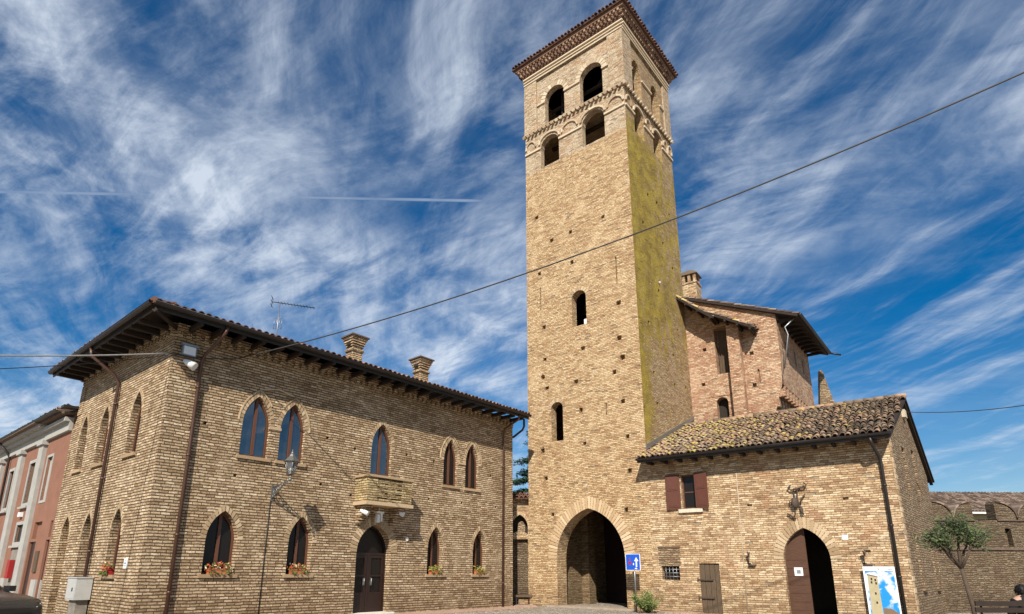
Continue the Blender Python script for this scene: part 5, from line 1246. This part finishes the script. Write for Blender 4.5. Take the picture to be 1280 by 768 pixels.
for i, (u0, u1, z0, z1) in enumerate([(K+4.56, K+5.39, 4.05, 5.70), (K+4.3, K+5.5, 2.50, 3.18), (K+8.0, K+8.8, 4.05, 5.7), (K+10.8, K+11.6, 4.05, 5.7)]):
    b = MB(); b.ring(OH, rect(u0-.0, u1+.0, z0, z1), rect(u0-.13, u1+.13, z0-.13, z1+.13), -.05, .03); b.box(OH, u0-.2, u1+.2, z0-.22, z0-.14, 0, .12); wf = b.build('window', 'white_plaster', oh)
    b = MB(); b.box(OH, u0, u1, z0, z1, -.11, -.08) ; b.build('pane', 'old_wood' if i == 0 else 'dull_glass', wf)
b = MB(); b.box(OH, K+2.2, K+2.92, 3.98, 5.70, -.1, -.09); b.ring(OH, rect(K+2.22, K+2.90, 4.0, 5.68), rect(K+2.12, K+3.0, 3.9, 5.78), -.02, .02); b.build('blind_window', 'white_plaster', oh)
for u0, u1 in ((K+2.3, K+3.18), (K+.55, K+1.02)):
    b = MB(); b.box(OH, u0, u1, .03, 2.46, -.11, -.08); b.build('door', 'dark_door', oh)
for u0, u1 in ((K+.0+.44, K+.5), (K+1.1, K+1.7), (K+5.6, K+6.4)):
    if u1 > u0: b = MB(); b.box(OH, u0, u1, 0, 1.1, 0, .06); b.build('plinth', 'white_plaster', oh)
b = MB(); b.box(OH, K+4.3, K+5.4, .05, 2.2, 0, .03); b.build('grey_panel', 'grey_plaster', oh)
b = MB(); b.box(OH, K+4.55, K+4.95, 1.1, 1.8, .04, .2); b.build('letter_box', 'red_paint', base=None, label='red letter box on the orange house beside a pilaster', category='letter box')
b = MB(); b.box(OH, K+1.5, K+1.9, 1.35, 2.1, .0, .05); b.build('notice_board', 'old_wood', label='dark notice board between the doors of the orange house', category='notice board')
b = MB(); b.box(OH, K+5.0, K+5.3, 3.5, 3.68, 0, .12); b.build('alarm_box', 'poster_white', label='small pale box under the upper window of the orange house', category='box')

# parked car: dark grey hatchback, nose into the frame
car = empty('parked_car', (-12.6, 14.4, 0), 'dark grey car parked at the bottom left corner', 'car')
CA = R_(-14); cd_ = V(math.cos(CA), math.sin(CA)); cs_ = V(-cd_.y, cd_.x); C0 = V(-10.62, 13.9)   # nose point
def cp(x, y, z): return C0 - cd_*x + cs_*y + V(0, 0, z)       # x back from the nose, y to its left
prof = [(0, .35, .58, .62), (.06, .25, .66, .70), (.25, .22, .80, .80), (.7, .2, .88, .85), (1.15, .2, .96, .87), (1.75, .2, 1.28, .84), (2.3, .2, 1.45, .80), (3.2, .2, 1.46, .78), (3.8, .22, 1.25, .82), (4.05, .3, .95, .82), (4.15, .35, .6, .74)]
b = MB(); rings = []
for x, z0, z1, hw in prof:
    bel = min(z1, .9); r = []
    for s in (1, -1):
        seq = [(hw*.86, z0), (hw, z0+.12), (hw*1.02, z0+(bel-z0)*.6), (hw*.98, bel-.04), (hw*.80 if z1 > 1 else hw*.9, z1-.06 if z1 > 1 else bel), (hw*.62, z1)]
        seq = [(y*s, z) for y, z in seq]
        r += seq if s == 1 else seq[::-1]
    rings.append([cp(x, y, z) for y, z in r])
for r0, r1 in zip(rings, rings[1:]):
    n = len(r0)
    for k in range(n): b.face([r0[k], r0[(k+1) % n], r1[(k+1) % n], r1[k]], None, 0, .5, True)
b.face(rings[0]); b.face(rings[-1][::-1])
body = b.build('body', 'car_paint', car)
for s in (1, -1):
    for x in (.82, 3.35):
        b = MB(); b.tube([cp(x, s*.66, .31), cp(x, s*.885, .31)], .31, 20); wh = b.build('wheel', 'rubber', car)
        b = MB(); b.tube([cp(x, s*.885, .31), cp(x, s*.895, .31)], .2, 16)
        b.build('rim', 'galvanised', wh)
        b = MB()
        A = [(.36*math.cos(math.pi*k/10), .36*math.sin(math.pi*k/10)) for k in range(11)]
        for (a0, a1), (b0, b1) in zip(A, A[1:]): b.face([cp(x+a0, s*.885, .33+a1), cp(x+b0, s*.885, .33+b1), cp(x+b0*.85, s*.87, .31+b1*.85), cp(x+a0*.85, s*.87, .31+a1*.85)])
        b.build('wheel_arch', 'rubber', car)
    b = MB(); b.tube([cp(.07, s*.52, .60), cp(.16, s*.66, .66), cp(.30, s*.76, .70)], [.05, .065, .03], 8); b.build('headlight', 'lens_glass', car)
    b = MB(); b.face([cp(1.35, s*.80, .94), cp(2.3, s*.80, .94), cp(2.3, s*.745, 1.33), cp(1.8, s*.765, 1.22)]); b.face([cp(2.38, s*.80, .94), cp(3.5, s*.79, .94), cp(3.3, s*.735, 1.34), cp(2.38, s*.745, 1.34)]); b.build('side_window', 'dull_glass', car)
    b = MB(); b.box(Face((cp(1.45, s*.92, 0)).to_2d(), -14), -.1, .1, .95, 1.08, -.08, .08); b.build('mirror', 'car_paint', car)
b = MB(); b.face([cp(1.2, .6, 1.0), cp(1.2, -.6, 1.0), cp(1.74, -.52, 1.295), cp(1.74, .52, 1.295)]); b.build('windscreen', 'dull_glass', car)
b = MB(); b.face([cp(-.012, .42, .36), cp(-.012, -.42, .36), cp(-.012, -.42, .52), cp(-.012, .42, .52)]); b.build('grille', 'rubber', car)

# ================================================================== CABLES
def cable(name, P0, P1, sag, r, label, mat='cable_rubber', n=30):
    P0, P1 = Vector(P0), Vector(P1); b = MB()
    b.tube([P0.lerp(P1, i/n) - V(0, 0, 4*sag*(i/n)*(1-i/n)) for i in range(n+1)], r, 6)
    return b.build(name, mat, label=label, category='cable')
cable('overhead_cable', HF.P(1.87, 7.8, .05), (12.478, 8.254, 11.509), .7, .017, 'long overhead cable crossing in front of the tower from the hall wall')
cable('wall_cable', HS.P(-.0, 7.42, .12), HF.P(1.87, 7.8, .05), .08, .015, 'short dark cable along the hall bricks by the corner downpipe')
cl0 = HS.P(0.0, 7.40, .15)
def pixpt(x, y, dist): return Vector((0, 0, CAM_H)) + pixdir(x, y)*dist
pm = pixpt(165, 453, 17.5)
cable('overhead_cable', cl0, cl0.lerp(pixpt(-60, 427, 16), 2.6), .30, .02, 'thicker pale cable running left from the hall corner to the frame edge', 'pale_cable')
cable('overhead_cable', cl0+V(-.02, 0, -.06), cl0.lerp(pixpt(-60, 433, 16), 2.6), .5, .010, 'thin lower cable running left from the hall corner')
cable('overhead_cable', RS.P(4.3, 7.6, .14), pixpt(1330, 499, 24), .15, .014, 'cable leaving the gable of the low house towards the right')
